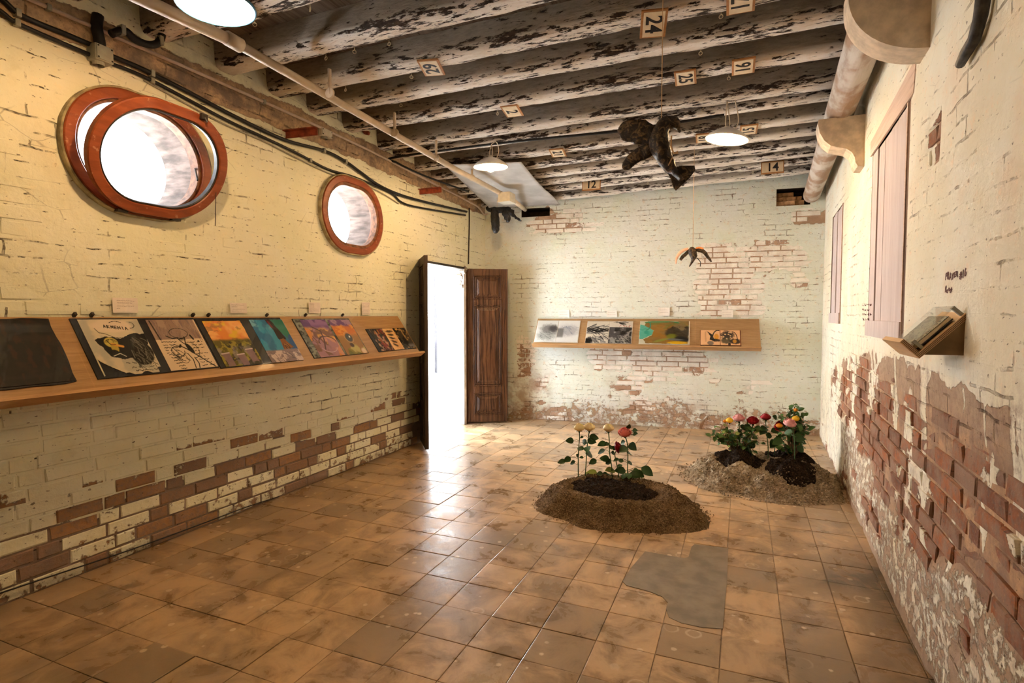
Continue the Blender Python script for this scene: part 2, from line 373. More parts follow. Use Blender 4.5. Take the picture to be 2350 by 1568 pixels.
def soil(name, c0, c1, sc, bd):
    t = NT(name); v = t.obj(); n = t.noise(v, sc, 6, .7); n2 = t.noise(v, sc * .12, 4); vo = t.n('TexVoronoi', {'Vector': v, 'Scale': sc * 1.4}).outputs[0]
    return t.out(t.mix(t.step(t.math('ADD', t.math('MULTIPLY', n, .7), t.math('MULTIPLY', n2, .3)), .38, .62), c0, c1), .95, t.bump(t.math('ADD', n, vo), bd, 1.0), Specular_IOR_Level=.1)
M_SAND = soil('brown_sandy_soil', (.10, .062, .03), (.30, .20, .105), 90, .012)
M_SAND2 = soil('grey_building_sand', (.22, .165, .10), (.40, .32, .225), 60, .012)
M_DIRT = soil('dark_potting_soil', (.012, .008, .006), (.05, .032, .022), 60, .02)
def vcol(name, rough=.55):
    t = NT(name); a = t.attr('Col'); return t.out(a.outputs[0], rough)
M_ART = vcol('painted_page')
M_COVER = simple('black_book_board', (.014, .014, .018), .5, .25, 10)
def birdm():
    t = NT('tarred_wrapped_cloth'); v = t.obj(); n = t.noise(t.map(v, (1, 1, 1)), 34, 6, .7, 1.0); n2 = t.noise(v, 11, 4)
    c = t.mix(t.step(n, .46, .66), (.012, .009, .007), (.16, .10, .05)); c = t.mix(t.math('MULTIPLY', t.step(n2, .6, .75), .5), c, (.20, .12, .06))
    return t.out(c, .5, t.bump(n, .006))
M_BIRD = birdm()
def tarm():
    t = NT('glossy_black_wrap'); n = t.noise(t.obj(), 26, 4, .6, 1.0); return t.out((.012, .012, .013), .16, t.bump(n, .012))
M_TAR = tarm()
M_PEACH = simple('peach_cloth', (.85, .50, .36), .8, .15)
def log_mat():
    t = NT('old_whitewashed_log'); v = t.obj(); n = t.noise(t.map(v, (5, .9, 5)), 2.0, 7, .65, .4); n2 = t.noise(t.map(v, (1, .6, 1)), 5, 4); n3 = t.noise(t.map(v, (20, 1.2, 20)), 1.2, 5)
    c = t.mix(t.step(n2, .40, .58), (.34, .22, .14), (.56, .50, .43)); c = t.mix(t.math('MULTIPLY', t.step(n, .52, .7), .6), c, (.26, .17, .11)); c = t.mix(t.step(n3, .70, .73), c, (.05, .035, .025))
    return t.out(c, .8, t.bump(t.math('ADD', n, n3), .008))
M_LOG = log_mat()
def emis(name, c, s):
    t = NT(name); t.b.inputs['Emission Color'].default_value = (*c, 1); t.b.inputs['Emission Strength'].default_value = s; return t.out(c, .4)
M_REVEAL = simple('bleached_reveal_brick', (.12, .088, .074), .9, .5, 6, .01, 0, (1, 1, 4))
M_OUT = simple('sunbleached_render', (.80, .79, .77), .9, .08)
M_HOLE = simple('painted_dark_recess', (.03, .02, .014), .95, .3)  # darkness of the hole put into a near-black colour

# ------------------------------------------------------------------ walls with bricks
class Wall:
    def __init__(s, o, eu, n):
        s.o = np.array(o, float); s.eu = np.array(eu, float); s.eu /= np.linalg.norm(s.eu); s.n = np.array(n, float); s.n /= np.linalg.norm(s.n)
    def P(s, u, z, d=0.0):
        u = np.asarray(u, float)[..., None]; z = np.asarray(z, float)[..., None]; d = np.asarray(d, float)[..., None]
        return s.o + u * s.eu + z * np.array([0, 0, 1.0]) + d * s.n
    def pt(s, u, z, d=0.0): return tuple(s.o + u * s.eu + np.array([0, 0, z]) + d * s.n)
LW = Wall((-3.505, 0, 0), (0, 1, 0), (1, 0, 0))
BW = Wall((0, 7.68, 0), (1, .085, 0), (.085, -1, 0))
RW = Wall((.66, 0, 0), (.032, 1, 0), (-1, .032, 0))
def ray_wall(w, px, py, d=0.0):
    r = RC @ np.array([(px - CX) / F, -(py - CY) / F, -1.0]); t = ((w.o + w.n * d - CAM) @ w.n) / (r @ w.n); P = CAM + t * r
    return float((P - w.o) @ w.eu), float(P[2])

def build_wall(name, w, u0, u1, z1, res, depth, cover, mat, bmat, course, lens, label, flip, hole=None, urange=None, hidden=None):
    nu = int(round((u1 - u0) / res)) + 1; nz = int(round((z1 + .05) / res)) + 1
    U, Z = np.meshgrid(np.linspace(u0, u1, nu), np.linspace(-.05, z1, nz))
    keep = None
    if hole: U, Z, keep = hole(U, Z)
    D = depth(U, Z); C = cover(U, Z)
    me = grid_mesh(name, w.P(U, Z, D), np.stack([U, Z], -1), C, True, flip, keep)
    wall = link(name, me, mat); tag(wall, label, 'wall', kind='structure')
    # brick courses, laid wherever the plaster has fallen back behind the brick faces
    bricks = []
    zc = 0.0; row = 0; r = random.Random(len(name) * 13 + int(course * 1000))
    a, b = urange or (u0, u1)
    while zc + course < z1:
        u = a - r.random() * .25
        while u < b:
            L = r.choice(lens) * (.96 + .08 * r.random()); x0, x1 = u + .006, u + L - .006; y0, y1 = zc + .006, zc + course - .005
            u += L
            if x0 < a or x1 > b: continue
            bricks.append((x0, x1, y0, y1))
        zc += course; row += 1
    bricks = np.array(bricks)
    t5 = []
    for fu, fz in ((.08, .5), (.5, .5), (.92, .5), (.3, .95), (.7, .05), (.5, .95), (.5, .05)):
        t5.append(depth(bricks[:, 0] * (1 - fu) + bricks[:, 1] * fu, bricks[:, 2] * (1 - fz) + bricks[:, 3] * fz))
    ok = np.min(t5, 0) < -.003
    if hidden is not None: ok &= ~hidden(bricks)
    bricks = bricks[ok]
    corners = [proj(w.P(bricks[:, i], bricks[:, j])) for i, j in ((0, 2), (1, 2), (1, 3), (0, 3))]
    x = [c[:, 0] for c in corners]; y = [c[:, 1] for c in corners]
    area = .5 * abs(sum(x[i] * y[(i + 1) % 4] - x[(i + 1) % 4] * y[i] for i in range(4)))
    cx, cyy = sum(x) / 4, sum(y) / 4
    yy = w.P(bricks[:, 0], bricks[:, 2])[:, 1]
    inside = (cx > -30) & (cx < 2380) & (cyy > -30) & (cyy < 1598) & (yy > .8)
    area = np.where(inside, area, 0)
    order = np.argsort(-area); single = set(order[:300][area[order[:300]] > 40].tolist())
    rest_v, rest_f, rest_uv, rest_c = [], [], [], []
    FACES = [(0, 1, 2, 3), (4, 5, 1, 0), (5, 6, 2, 1), (6, 7, 3, 2), (7, 4, 0, 3), (8, 9, 5, 4), (9, 10, 6, 5), (10, 11, 7, 6), (11, 8, 4, 7)]
    rough = .0022 if course != .08 else .0042
    for k, (x0, x1, y0, y1) in enumerate(bricks):
        j = lambda s: (r.random() - .5) * s * (1.0 if course == .068 else 1.8)
        pr = j(2 * rough); bv = .005
        fr = [(x0 + bv + j(.004), y0 + bv + j(.004)), (x1 - bv + j(.004), y0 + bv + j(.004)), (x1 - bv + j(.004), y1 - bv + j(.004)), (x0 + bv + j(.004), y1 - bv + j(.004))]
        md = [(x0 + j(.003), y0 + j(.003)), (x1 + j(.003), y0 + j(.003)), (x1 + j(.003), y1 + j(.003)), (x0 + j(.003), y1 + j(.003))]
        uvp = np.array(fr + md + md); dd = np.array([pr + j(rough) for _ in range(4)] + [pr - .006] * 4 + [-.045] * 4)
        V = w.P(uvp[:, 0], uvp[:, 1], dd); rb = r.random()
        C = cover(uvp[:, 0], uvp[:, 1], rb); C[:, 3] = r.random()
        fc = [tuple(reversed(q)) for q in FACES] if flip else FACES
        if k in single:
            me = bpy.data.meshes.new('brick'); me.from_pydata([tuple(p) for p in V], [], fc)
            uvl = me.uv_layers.new(name='UVMap'); uvl.data.foreach_set('uv', np.array([uvp[i] for q in fc for i in q], np.float32).ravel())
            me.attributes.new('msk', 'FLOAT_COLOR', 'POINT').data.foreach_set('color', C.astype(np.float32).ravel())
            link('brick', me, bmat, wall)
        else:
            n = len(rest_v) * 12; rest_v.append(V); rest_f += [tuple(i + n for i in q) for q in fc]; rest_uv.append(np.array([uvp[i] for q in fc for i in q])); rest_c.append(C)
    if rest_v:
        me = bpy.data.meshes.new('brickwork'); me.from_pydata([tuple(p) for p in np.concatenate(rest_v)], [], rest_f)
        me.uv_layers.new(name='UVMap').data.foreach_set('uv', np.concatenate(rest_uv).astype(np.float32).ravel())
        me.attributes.new('msk', 'FLOAT_COLOR', 'POINT').data.foreach_set('color', np.concatenate(rest_c).astype(np.float32).ravel())
        tag(link('brickwork', me, bmat, wall), kind='stuff')
    return wall

def obround(hw, hh, n=64):
    out = []
    for i in range(n):
        q = 2 * PI * (i + .5) / n; c, s_ = math.cos(q), math.sin(q)
        out.append(((hw - hh) * (1 if c > 0 else -1) + hh * c, hh * s_))
    return out
WINS = ((2.36, 2.49), (4.376, 2.453)); HW, HH = .43, .345
D0, D1, DH = 5.63, 6.76, 2.15
def obdist(U, Z, c):
    x = np.maximum(abs(U - c[0]) - (HW - HH), 0); return np.hypot(x, Z - c[1]) - HH
def left_hole(U, Z):
    U = U.copy(); Z = Z.copy()
    for c in WINS:                       # pull the nearest grid points onto the window's outline
        d = obdist(U, Z, c); sx = np.where(abs(U - c[0]) > HW - HH, np.sign(U - c[0]), 0)
        dx = np.where(sx != 0, U - c[0] - sx * (HW - HH), 0); dz = Z - c[1]; L = np.maximum(np.hypot(dx, dz), 1e-6)
        mv = abs(d) < .016
        U = np.where(mv, U - dx / L * d, U); Z = np.where(mv, Z - dz / L * d, Z)
    U = np.where(abs(U - D0) < .013, D0, U); U = np.where(abs(U - D1) < .013, D1, U); Z = np.where((abs(Z - DH) < .013) & (U > D0 - .1) & (U < D1 + .1), DH, Z)
    cu = (U[:-1, :-1] + U[1:, 1:]) / 2; cz = (Z[:-1, :-1] + Z[1:, 1:]) / 2
    bad = ((cu > D0) & (cu < D1) & (cz < DH))
    for c in WINS: bad |= obdist(cu, cz, c) < 0
    return U, Z, ~bad
def left_vis(u, z):
    n = fbm(u * 1.4, z * 2.2, 3); n2 = fbm(u * 5, z * 9, 9)
    low = sm(1.25, .72, z + (n - .5) * .9) * (.35 + .65 * sm(4.6, 1.9, u + (n2 - .5) * 1.2))
    base = sm(.74, .50, z + (n2 - .5) * .3)
    up = sm(.56, .64, n) * sm(2.1, 1.75, u) * sm(1.45, 1.6, z) * sm(2.5, 2.1, z)
    sp = sm(.60, .68, fbm(u * 2.3, z * 5, 21)) * .6
    return np.maximum.reduce([low, base, up, sp])
def left_depth(u, z):
    bul = (fbm(u * .8, z * .8, 40) - .5) * .02 + (fbm(u * 6, z * 8, 41) - .5) * .006
    k = 1 - rect(u, z, D0 - .05, D1 + .05, -1, DH + .05, .03)
    return k * (.004 + bul * .4 - .0095 * left_vis(u, z)) + .012 * sm(3.02, 3.1, z + (fbm(u * 3, z * 3, 44) - .5) * .1)
def left_cover(u, z, rb=None):
    n = fbm(u * 2.2, z * 4, 5); n2 = fbm(u * 7, z * 12, 6)
    top = sm(3.0, 3.03, z + .05 * sm(4.2, 6.5, u) + (n2 - .5) * .05) * (1 - .8 * sm(3.19, 3.25, z + (n2 - .5) * .06))
    if rb is None:
        h = .40 + (n - .5) * .55 + .06 * sm(2, 5, u); cov = sm(h - .07, h + .05, z)
    else:
        h = .30 + (n - .5) * .3; cov = np.where(z > h + .30, 1.0, np.clip(.24 + .42 * (rb > .38) + (z - h) * .5, 0, 1))
    cov = cov * (1 - top); stn = top * sm(.5, .62, fbm(u * 1.5, z * 5, 17)) + .5 * sm(.12, 0.0, z)
    ton = np.maximum(top, .0)
    return np.stack([cov, np.clip(stn, 0, 1), ton, np.full_like(cov, .5)], -1)
wall_left = build_wall('wall_left', LW, -1.7, 7.43, 3.62, .025, left_depth, left_cover, M_LW, M_LB, .083, (.255, .255, .125),
                       'cream-painted old brick wall with two oval windows and a doorway', False, left_hole, (1.2, 7.43),
                       lambda b: ((b[:, 1] > D0) & (b[:, 0] < D1) & (b[:, 2] < DH)) | (np.minimum.reduce([obdist((b[:, 0] + b[:, 1]) / 2, (b[:, 2] + b[:, 3]) / 2, c) for c in WINS]) < .14) | (b[:, 3] > 3.0))

NICHES = ((-2.96, -2.545, 2.90, 3.02), (.36, .74, 2.86, 3.07))
BU0, BU1 = -3.55, .925
def back_vis(u, z):
    n = fbm(u * 2.5, z * 3.5, 51); n2 = fbm(u * 7, z * 10, 52); q = (n2 - .5) * .25
    z1 = rect(u + q, z + q, -.55, .72, 1.5, 2.42, .06) * sm(.40, .50, n + .08 * sm(.6, -.2, u))
    z2 = rect(u + q, z + q, -2.0, -.45, .74, 1.10, .05); z3 = rect(u + q, z + q, -3.0, -2.76, .62, 1.22, .04)
    z4 = rect(u + q, z + q, -2.9, -1.9, 2.65, 2.98, .07) * sm(.4, .5, n); z5 = sm(.58, .66, fbm(u * 3, z * 4, 55)) * sm(.8, .5, z) * .9
    z6 = rect(u, z, .55, .95, 2.62, 2.82, .05)
    return np.maximum.reduce([z1, z2, z3, z4, z5, z6])
def back_depth(u, z):
    k = 1 - sum(rect(u, z, q[0] - .04, q[1] + .04, q[2] - .04, q[3] + .04, .02) for q in NICHES)
    return k * (.004 + (fbm(u * 1.1, z * 1.1, 60) - .5) * .016 + (fbm(u * 8, z * 8, 61) - .5) * .008 * (1 + 1.5 * sm(.9, .3, z)) - .013 * back_vis(u, z))
def back_cover(u, z, rb=None):
    n = fbm(u * 2.5, z * 3.0, 63); v = back_vis(u, z)
    if rb is None: cov = 1 - .72 * v * sm(.35, .6, fbm(u * 6, z * 6, 66)) - .25 * v
    else: cov = np.full_like(u, 1.0 if rb < .93 else .45) - .22 * sm(1.2, .9, z) * sm(.4, .65, n) - .4 * rect(u, z, -3.1, -2.7, .6, 1.25)
    low = sm(.62, .12, z + (n - .5) * .7); cov = cov - .5 * low
    stn = np.clip(.75 * sm(.36, .06, z + (n - .5) * .35) + .8 * rect(u, z, -1.25, -.4, .05, .32, .12) + .7 * rect(u, z, -3.2, -2.55, 0, .65, .15) * sm(.4, .6, n) + .35 * v, 0, 1)
    return np.stack([np.clip(cov, 0, 1), stn, sm(.5, .1, z), np.full_like(cov, .5)], -1)
def back_hole(U, Z):
    for a, b, c, d in NICHES:
        U = np.where(abs(U - a) < .0127, a, U); U = np.where(abs(U - b) < .0127, b, U)
        for zz in (c, d): Z = np.where((abs(Z - zz) < .0127) & (U > a - .1) & (U < b + .1), zz, Z)
    cu = (U[:-1, :-1] + U[1:, 1:]) / 2; cz = (Z[:-1, :-1] + Z[1:, 1:]) / 2; bad = np.zeros_like(cu, bool)
    for a, b, c, d in NICHES: bad |= (cu > a) & (cu < b) & (cz > c) & (cz < d)
    return U, Z, ~bad
wall_back = build_wall('wall_back', BW, BU0, BU1, 3.62, .025, back_depth, back_cover, M_BW, M_BB, .068, (.265, .265, .13),
                       'pale green-white plastered brick wall behind the rose mounds', False, back_hole, None,
                       lambda b: np.logical_or.reduce([(b[:, 1] > q[0]) & (b[:, 0] < q[1]) & (b[:, 3] > q[2]) & (b[:, 2] < q[3]) for q in NICHES]))

W3 = (3.43, 4.52, 1.36, 2.60); W4 = (6.05, 6.95, 1.42, 2.56)
def right_band(u, z):
    n = fbm(u * 1.6, z * 3, 71); n2 = fbm(u * 5, z * 4, 72)
    up = 1.27 - .05 * sm(2.5, 4.5, u) - .32 * sm(4.8, 7.2, u) + (n - .5) * .22 + (n2 - .5) * .16
    lo = .62 - .16 * sm(1.8, 3.2, u) + .12 * sm(4, 6, u) + (n - .5) * .35 + (n2 - .5) * .2
    return sm(lo - .03, lo + .08, z) * sm(up + .015, up - .015, z) * sm(7.3, 5.9, u + (n2 - .5))
def right_vis(u, z):
    p = rect(u, z, 2.87, 3.05, 2.15, 2.38, .02)
    lowp = sm(.62, .70, fbm(u * 3, z * 5, 75)) * sm(.75, .5, z)
    return np.maximum.reduce([right_band(u, z) * sm(1.24, 1.02, z + (fbm(u * 2.5, z * 4, 77) - .5) * .45 + .12 * sm(4, 6, u)), p, lowp])
def right_depth(u, z):
    low = sm(.8, .5, z); lump = (fbm(u * .9, z * .9, 80) - .5) * .03 + (fbm(u * 7, z * 5, 81) - .5) * .012 * (1 + low)
    k = 1 - np.maximum(rect(u, z, W3[0] - .05, W3[1] + .05, W3[2] - .05, W3[3] + .05, .03), rect(u, z, W4[0] - .05, W4[1] + .05, W4[2] - .05, W4[3] + .05, .03))
    return (.006 + lump * .5 - .014 * right_vis(u, z)) * k
def right_cover(u, z, rb=None):
    b = right_band(u, z); v = right_vis(u, z); drip = fbm(u * 9, z * 2.0, 83); n = fbm(u * 3, z * 3, 84)
    far = sm(4.6, 6.5, u)
    v = np.maximum(v, b); cov = 1 - v * 1.0 + v * (.9 * sm(.575, .65, drip) + .55 * far * sm(.42, .52, drip))
    if rb is not None: cov = np.where(v > .3, np.minimum(cov, .9 * sm(.575, .65, drip) + .6 * far * sm(.40, .5, drip) + (.32 if rb > .75 else .1)), cov)
    cov = cov - (.36 * sm(.72, .5, z) * sm(6.2, 5.2, u) + .16 * sm(.8, .5, z)) * (1 - b) - .5 * sm(.06, 0, z)
    stn = .55 * sm(1.45, 1.2, z + (n - .5) * .3) * sm(.9, 1.1, z) * (.5 + .5 * b) + .5 * sm(.06, 0, z) + .55 * sm(.85, .55, z) * (1 - b) + .5 * b
    ton = .8 * sm(1.0, 1.2, z) * b + .7 * sm(.8, .6, z) * (1 - b)
    return np.stack([np.clip(cov, 0, 1), np.clip(stn, 0, 1), ton, np.full_like(cov, .5)], -1)
def right_hole(U, Z):
    for a, b, c, d in (W3, W4):
        U = np.where(abs(U - a) < .013, a, U); U = np.where(abs(U - b) < .013, b, U)
        for zz in (c, d): Z = np.where((abs(Z - zz) < .013) & (U > a - .1) & (U < b + .1), zz, Z)
    cu = (U[:-1, :-1] + U[1:, 1:]) / 2; cz = (Z[:-1, :-1] + Z[1:, 1:]) / 2; bad = np.zeros_like(cu, bool)
    for a, b, c, d in (W3, W4): bad |= (cu > a) & (cu < b) & (cz > c) & (cz < d)
    return U, Z, ~bad
wall_right = build_wall('wall_right', RW, -1.7, 7.78, 3.62, .025, right_depth, right_cover, M_RW, M_RB, .08, (.25, .25, .12),
                        'cream plaster wall broken away to red brick at waist height', True, right_hole, (1.2, 7.78))
# the wall behind the camera closes the room
g = np.stack(np.meshgrid(np.linspace(-3.55, .72, 30), [0.0], np.linspace(-.05, 3.62, 24), indexing='ij'), -1)[:, 0] * 1.0
g[..., 1] = -1.68; g = g.transpose(1, 0, 2)
link('wall_front', grid_mesh('wall_front', g, np.stack([g[..., 0], g[..., 2]], -1), np.tile([1.0, 0, 0, .5], (*g.shape[:2], 1)), True, True), M_LW)
tag(bpy.data.objects['wall_front'], 'plain cream wall behind the viewer', 'wall', kind='structure')

# recesses at the top of the back wall, with loose bricks in the right one
for k, (a, b, c, d) in enumerate(NICHES):
    q = MB(); P = lambda u, z, dd: BW.pt(u, z, dd)
    for A in ([(a, c, .0), (b, c, .0), (b, c, -.3), (a, c, -.3)], [(a, d, 0), (a, c, 0), (a, c, -.3), (a, d, -.3)], [(b, c, 0), (b, d, 0), (b, d, -.3), (b, c, -.3)],
              [(a, c, -.3), (b, c, -.3), (b, d, -.3), (a, d, -.3)], [(a, d, 0), (a, d, -.3), (b, d, -.3), (b, d, 0)]):
        q.add([P(*x) for x in A], [(0, 1, 2, 3)])
    q.build('recess', M_HOLE, wall_back)
M_LOOSE = simple('loose_brick', (.45, .27, .14), .9, .35, 18, .004)
for u, z, L, h, dd in ((.47, 2.895, .11, .028, -.04), (.40, 2.895, .03, .03, -.1), (.50, 2.955, .10, .027, -.10), (.41, 2.955, .045, .026, -.09), (.46, 3.02, .12, .03, -.16), (.63, 2.90, .06, .035, -.08), (.62, 2.96, .05, .03, -.12)):
    q = MB(); q.box((0, 0, 0), (L, .05, h), Matrix.Rotation(.05 * random.uniform(-1, 1), 3, 'Z'), .006)
    o = q.build('brick', M_LOOSE, wall_back); o.location = BW.pt(u, z, dd - .04)

# ------------------------------------------------------------------ floor
g = np.stack(np.meshgrid(np.linspace(-3.56, .95, 12), np.linspace(-1.7, 8.05, 20)), -1); g = np.concatenate([g, np.full((*g.shape[:2], 1), -.006)], -1)
floor = link('floor', grid_mesh('floor', g, g[..., :2]), M_GROUT); tag(floor, 'floor of worn ochre-brown square cement tiles', 'floor', kind='structure')
tiles = []
TX, TY = .267, .265
for i in range(-14, 5):
    for j in range(-17, 22):
        x0 = -.065 + i * TX; y0 = 2.713 + j * TY
        xx0, xx1 = max(x0, -3.52), min(x0 + TX, .95); yy0, yy1 = max(y0, -1.68), min(y0 + TY, 8.02)
        if xx1 - xx0 < .03 or yy1 - yy0 < .03: continue
        tiles.append((xx0 + .0018, xx1 - .0018, yy0 + .0018, yy1 - .0018))
T = np.array(tiles); z0 = np.zeros(len(T))
cor = [proj(np.stack([T[:, a], T[:, b], z0], -1)) for a, b in ((0, 2), (1, 2), (1, 3), (0, 3))]
ar = .5 * abs(sum(cor[i][:, 0] * cor[(i + 1) % 4][:, 1] - cor[(i + 1) % 4][:, 0] * cor[i][:, 1] for i in range(4)))
cen = sum(cor) / 4
vis = (cen[:, 0] > -40) & (cen[:, 0] < 2390) & (cen[:, 1] > 900) & (cen[:, 1] < 1640) & (T[:, 2] > .7)
ar = np.where(vis, ar, 0); single = set(np.argsort(-ar)[:300].tolist())
rv, rf, ruv, rc = [], [], [], []
for k, (a, b, c, d) in enumerate(tiles):
    t1, t2, t3 = (random.uniform(-.0012, .0012) for _ in range(3)); bv = .003
    zz = lambda x, y: t1 + t2 * (x - a) / TX + t3 * (y - c) / TY - .001
    V = [(a + bv, c + bv, zz(a, c)), (b - bv, c + bv, zz(b, c)), (b - bv, d - bv, zz(b, d)), (a + bv, d - bv, zz(a, d)),
         (a, c, zz(a, c) - .001), (b, c, zz(b, c) - .001), (b, d, zz(b, d) - .001), (a, d, zz(a, d) - .001), (a, c, -.02), (b, c, -.02), (b, d, -.02), (a, d, -.02)]
    fc = [(0, 1, 2, 3), (4, 5, 1, 0), (5, 6, 2, 1), (6, 7, 3, 2), (7, 4, 0, 3), (8, 9, 5, 4), (9, 10, 6, 5), (10, 11, 7, 6), (11, 8, 4, 7)]
    cc = random.random(); C = np.tile([cc, 0, 0, 1.0], (12, 1)); vx = np.array([q_[0] for q_ in V]); vy = np.array([q_[1] for q_ in V]); C[:, 1] = np.clip(sm(.36, .66, vx + (fbm(vx * 2.5, vy * 2.5, 600) - .5) * .7) * sm(4.4, 3.7, vy) + .35 * sm(.60, .70, fbm(vx * 1.3, vy * 2.2, 610)) + .5 * sm(-3.2, -3.45, vx), 0, .9); UV = np.array([V[i][:2] for q in fc for i in q])
    if k in single:
        me = bpy.data.meshes.new('tile'); me.from_pydata(V, [], fc); me.uv_layers.new(name='UVMap').data.foreach_set('uv', UV.astype(np.float32).ravel())
        me.attributes.new('msk', 'FLOAT_COLOR', 'POINT').data.foreach_set('color', C.astype(np.float32).ravel()); link('tile', me, M_TILE, floor)
    else:
        n = len(rv) * 12; rv.append(V); rf += [tuple(i + n for i in q) for q in fc]; ruv.append(UV); rc.append(C)
me = bpy.data.meshes.new('tiling'); me.from_pydata([tuple(p) for q in rv for p in q], [], rf); me.uv_layers.new(name='UVMap').data.foreach_set('uv', np.concatenate(ruv).astype(np.float32).ravel())
me.attributes.new('msk', 'FLOAT_COLOR', 'POINT').data.foreach_set('color', np.concatenate(rc).astype(np.float32).ravel())
tag(link('tiling', me, M_TILE, floor), kind='stuff')
# cement patch replacing broken tiles
pl = [(-.546, 3.51), (-.31, 3.50), (-.285, 3.53), (-.28, 3.70), (-.265, 3.745), (-.06, 3.765), (-.056, 3.3), (-.062, 2.77), (-.15, 2.745), (-.25, 2.745), (-.312, 2.775), (-.335, 2.85), (-.335, 2.92), (-.37, 2.97), (-.44, 3.0), (-.57, 3.02), (-.60, 3.06), (-.585, 3.25)]
MB().prism(pl, -.01, .0022, lambda x, y, z: (x, y, z)).build('cement_patch', M_PATCH, floor, label='smooth grey cement patch')

# ------------------------------------------------------------------ ceiling: slab, boards, beams
def zL(y): return 3.255 - .20 * max(0, min(1, (y - 4.3) / 3.1))
def zR(y): return 3.26 - .125 * max(0, min(1, (y - 4.0) / 3.4))
ceiling = MB().box((-1.3, 3.15, 3.62), (2.5, 5.0, .05)).build('ceiling', M_PLANK); tag(ceiling, 'dark board ceiling over flaking white-painted beams', 'ceiling', kind='structure')
for i in range(19):
    x = -3.52 + i * .24
    q = MB(); q.hexa([(x, -1.7, 3.50), (x + .236, -1.7, 3.50), (x + .236, 7.95, 3.36), (x, 7.95, 3.36), (x, -1.7, 3.53), (x + .236, -1.7, 3.53), (x + .236, 7.95, 3.39), (x, 7.95, 3.39)])
    q.build('plank', M_PLANK, ceiling)
BEAMS = [-1.5, -1.06, -.62, -.18, .26, .70, 1.13, 1.56, 2.05, 2.56, 3.07, 3.545, 3.976, 4.43, 4.95, 5.19, 5.63, 6.0, 6.36, 6.66, 6.95, 7.36]
BEAM = {}
def beam(yb, w, h, k):
    nl, nr = 90, 22
    xs = np.linspace(-3.56, .80, nl); cx, cz = w / 2, h / 2
    prof = []
    for j in range(nr):                              # rounded square section, flat underside
        q = 2 * PI * j / nr; c, s_ = math.cos(q), math.sin(q); e = 4.5
        rr = (abs(c) ** e + abs(s_) ** e) ** (-1 / e); prof.append((c * rr * cx, s_ * rr * cz))
    prof = np.array(prof + [prof[0]]); nr1 = nr + 1
    X = np.repeat(xs[:, None], nr1, 1); Jn = np.arange(nr1) % nr
    n1 = fbm(X * 3 + k * 9, np.tile(Jn * .5, (nl, 1)), 90 + k, 4) - .5; n2 = fbm(X * 9, np.tile(Jn * 1.7, (nl, 1)), 130 + k, 3) - .5
    sc = 1 + .10 * n1 + .08 * n2
    n1[:, -1] = n1[:, 0]; sc[:, -1] = sc[:, 0]
    wav = (fbm(xs * .9 + k * 3, xs * 0, 170 + k) - .5) * .035
    Y = yb - cx + prof[None, :, 0] * sc + wav[:, None]; zb = np.array([zL(yb) + (zR(yb) - zL(yb)) * (x + 3.5) / 4.3 for x in xs])
    Z = zb[:, None] + cz + prof[None, :, 1] * sc - .0
    P = np.stack([X, Y, Z], -1)
    # paint flakes most along the lower edges; viewer-facing sides are greyed to paint in their shade
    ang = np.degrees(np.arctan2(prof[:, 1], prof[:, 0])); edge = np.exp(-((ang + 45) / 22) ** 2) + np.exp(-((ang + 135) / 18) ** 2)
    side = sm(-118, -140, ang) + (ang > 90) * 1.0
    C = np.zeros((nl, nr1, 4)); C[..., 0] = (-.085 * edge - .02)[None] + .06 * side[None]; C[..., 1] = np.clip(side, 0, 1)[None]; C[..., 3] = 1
    o = link('beam', grid_mesh('beam', P, None, C, True, True), M_BEAM, ceiling)
    BEAM[k] = (o, yb, w)
    return o
for k, yb in enumerate(BEAMS):
    wd = .19 if yb < 5 else (.13 if yb in (5.19,) else .16)
    if yb == 4.95: wd = .17
    beam(yb, wd, .26 if yb < 5 else .24, k)
def beam_near(y): return min(BEAM.values(), key=lambda b: abs(b[1] - b[2] / 2 - y))
def under(x, y):
    b = beam_near(y); return zL(b[1]) + (zR(b[1]) - zL(b[1])) * (x + 3.5) / 4.3
hk = MB(); hk.tube([(0, 0, .012), (0, 0, -.008)], .0022, 6)
hk.tube([(.011 * math.sin(2 * PI * i / 14), 0, -.019 + .011 * math.cos(2 * PI * i / 14)) for i in range(15)], .0026, 6, cap=False)
hkm = hk.mesh('eye_hook', True); M_HOOK = simple('brass_hook', (.55, .46, .30), .35, .1, metal=.6); hkm.materials.append(M_HOOK)
for px, py in ((748, 134), (793, 205), (893, 94), (920, 243), (944, 171), (585, 72), (712, 32), (1142, 262), (1608, 118), (1673, 165), (1655, 25), (1728, 388), (1389, 418), (1487, 408), (1613, 276), (814, 152)):
    P = on(px, py, 2, 3.22 if py < 270 else 3.13); b = beam_near(P[1]); y = b[1] - .02
    P = on(px, py, 1, y)
    o = bpy.data.objects.new('eye_hook', hkm); COL.objects.link(o); o.parent = b[0]; o.location = (P[0], y, under(P[0], y) - .0); o.rotation_euler = (0, 0, random.uniform(-.9, .9))

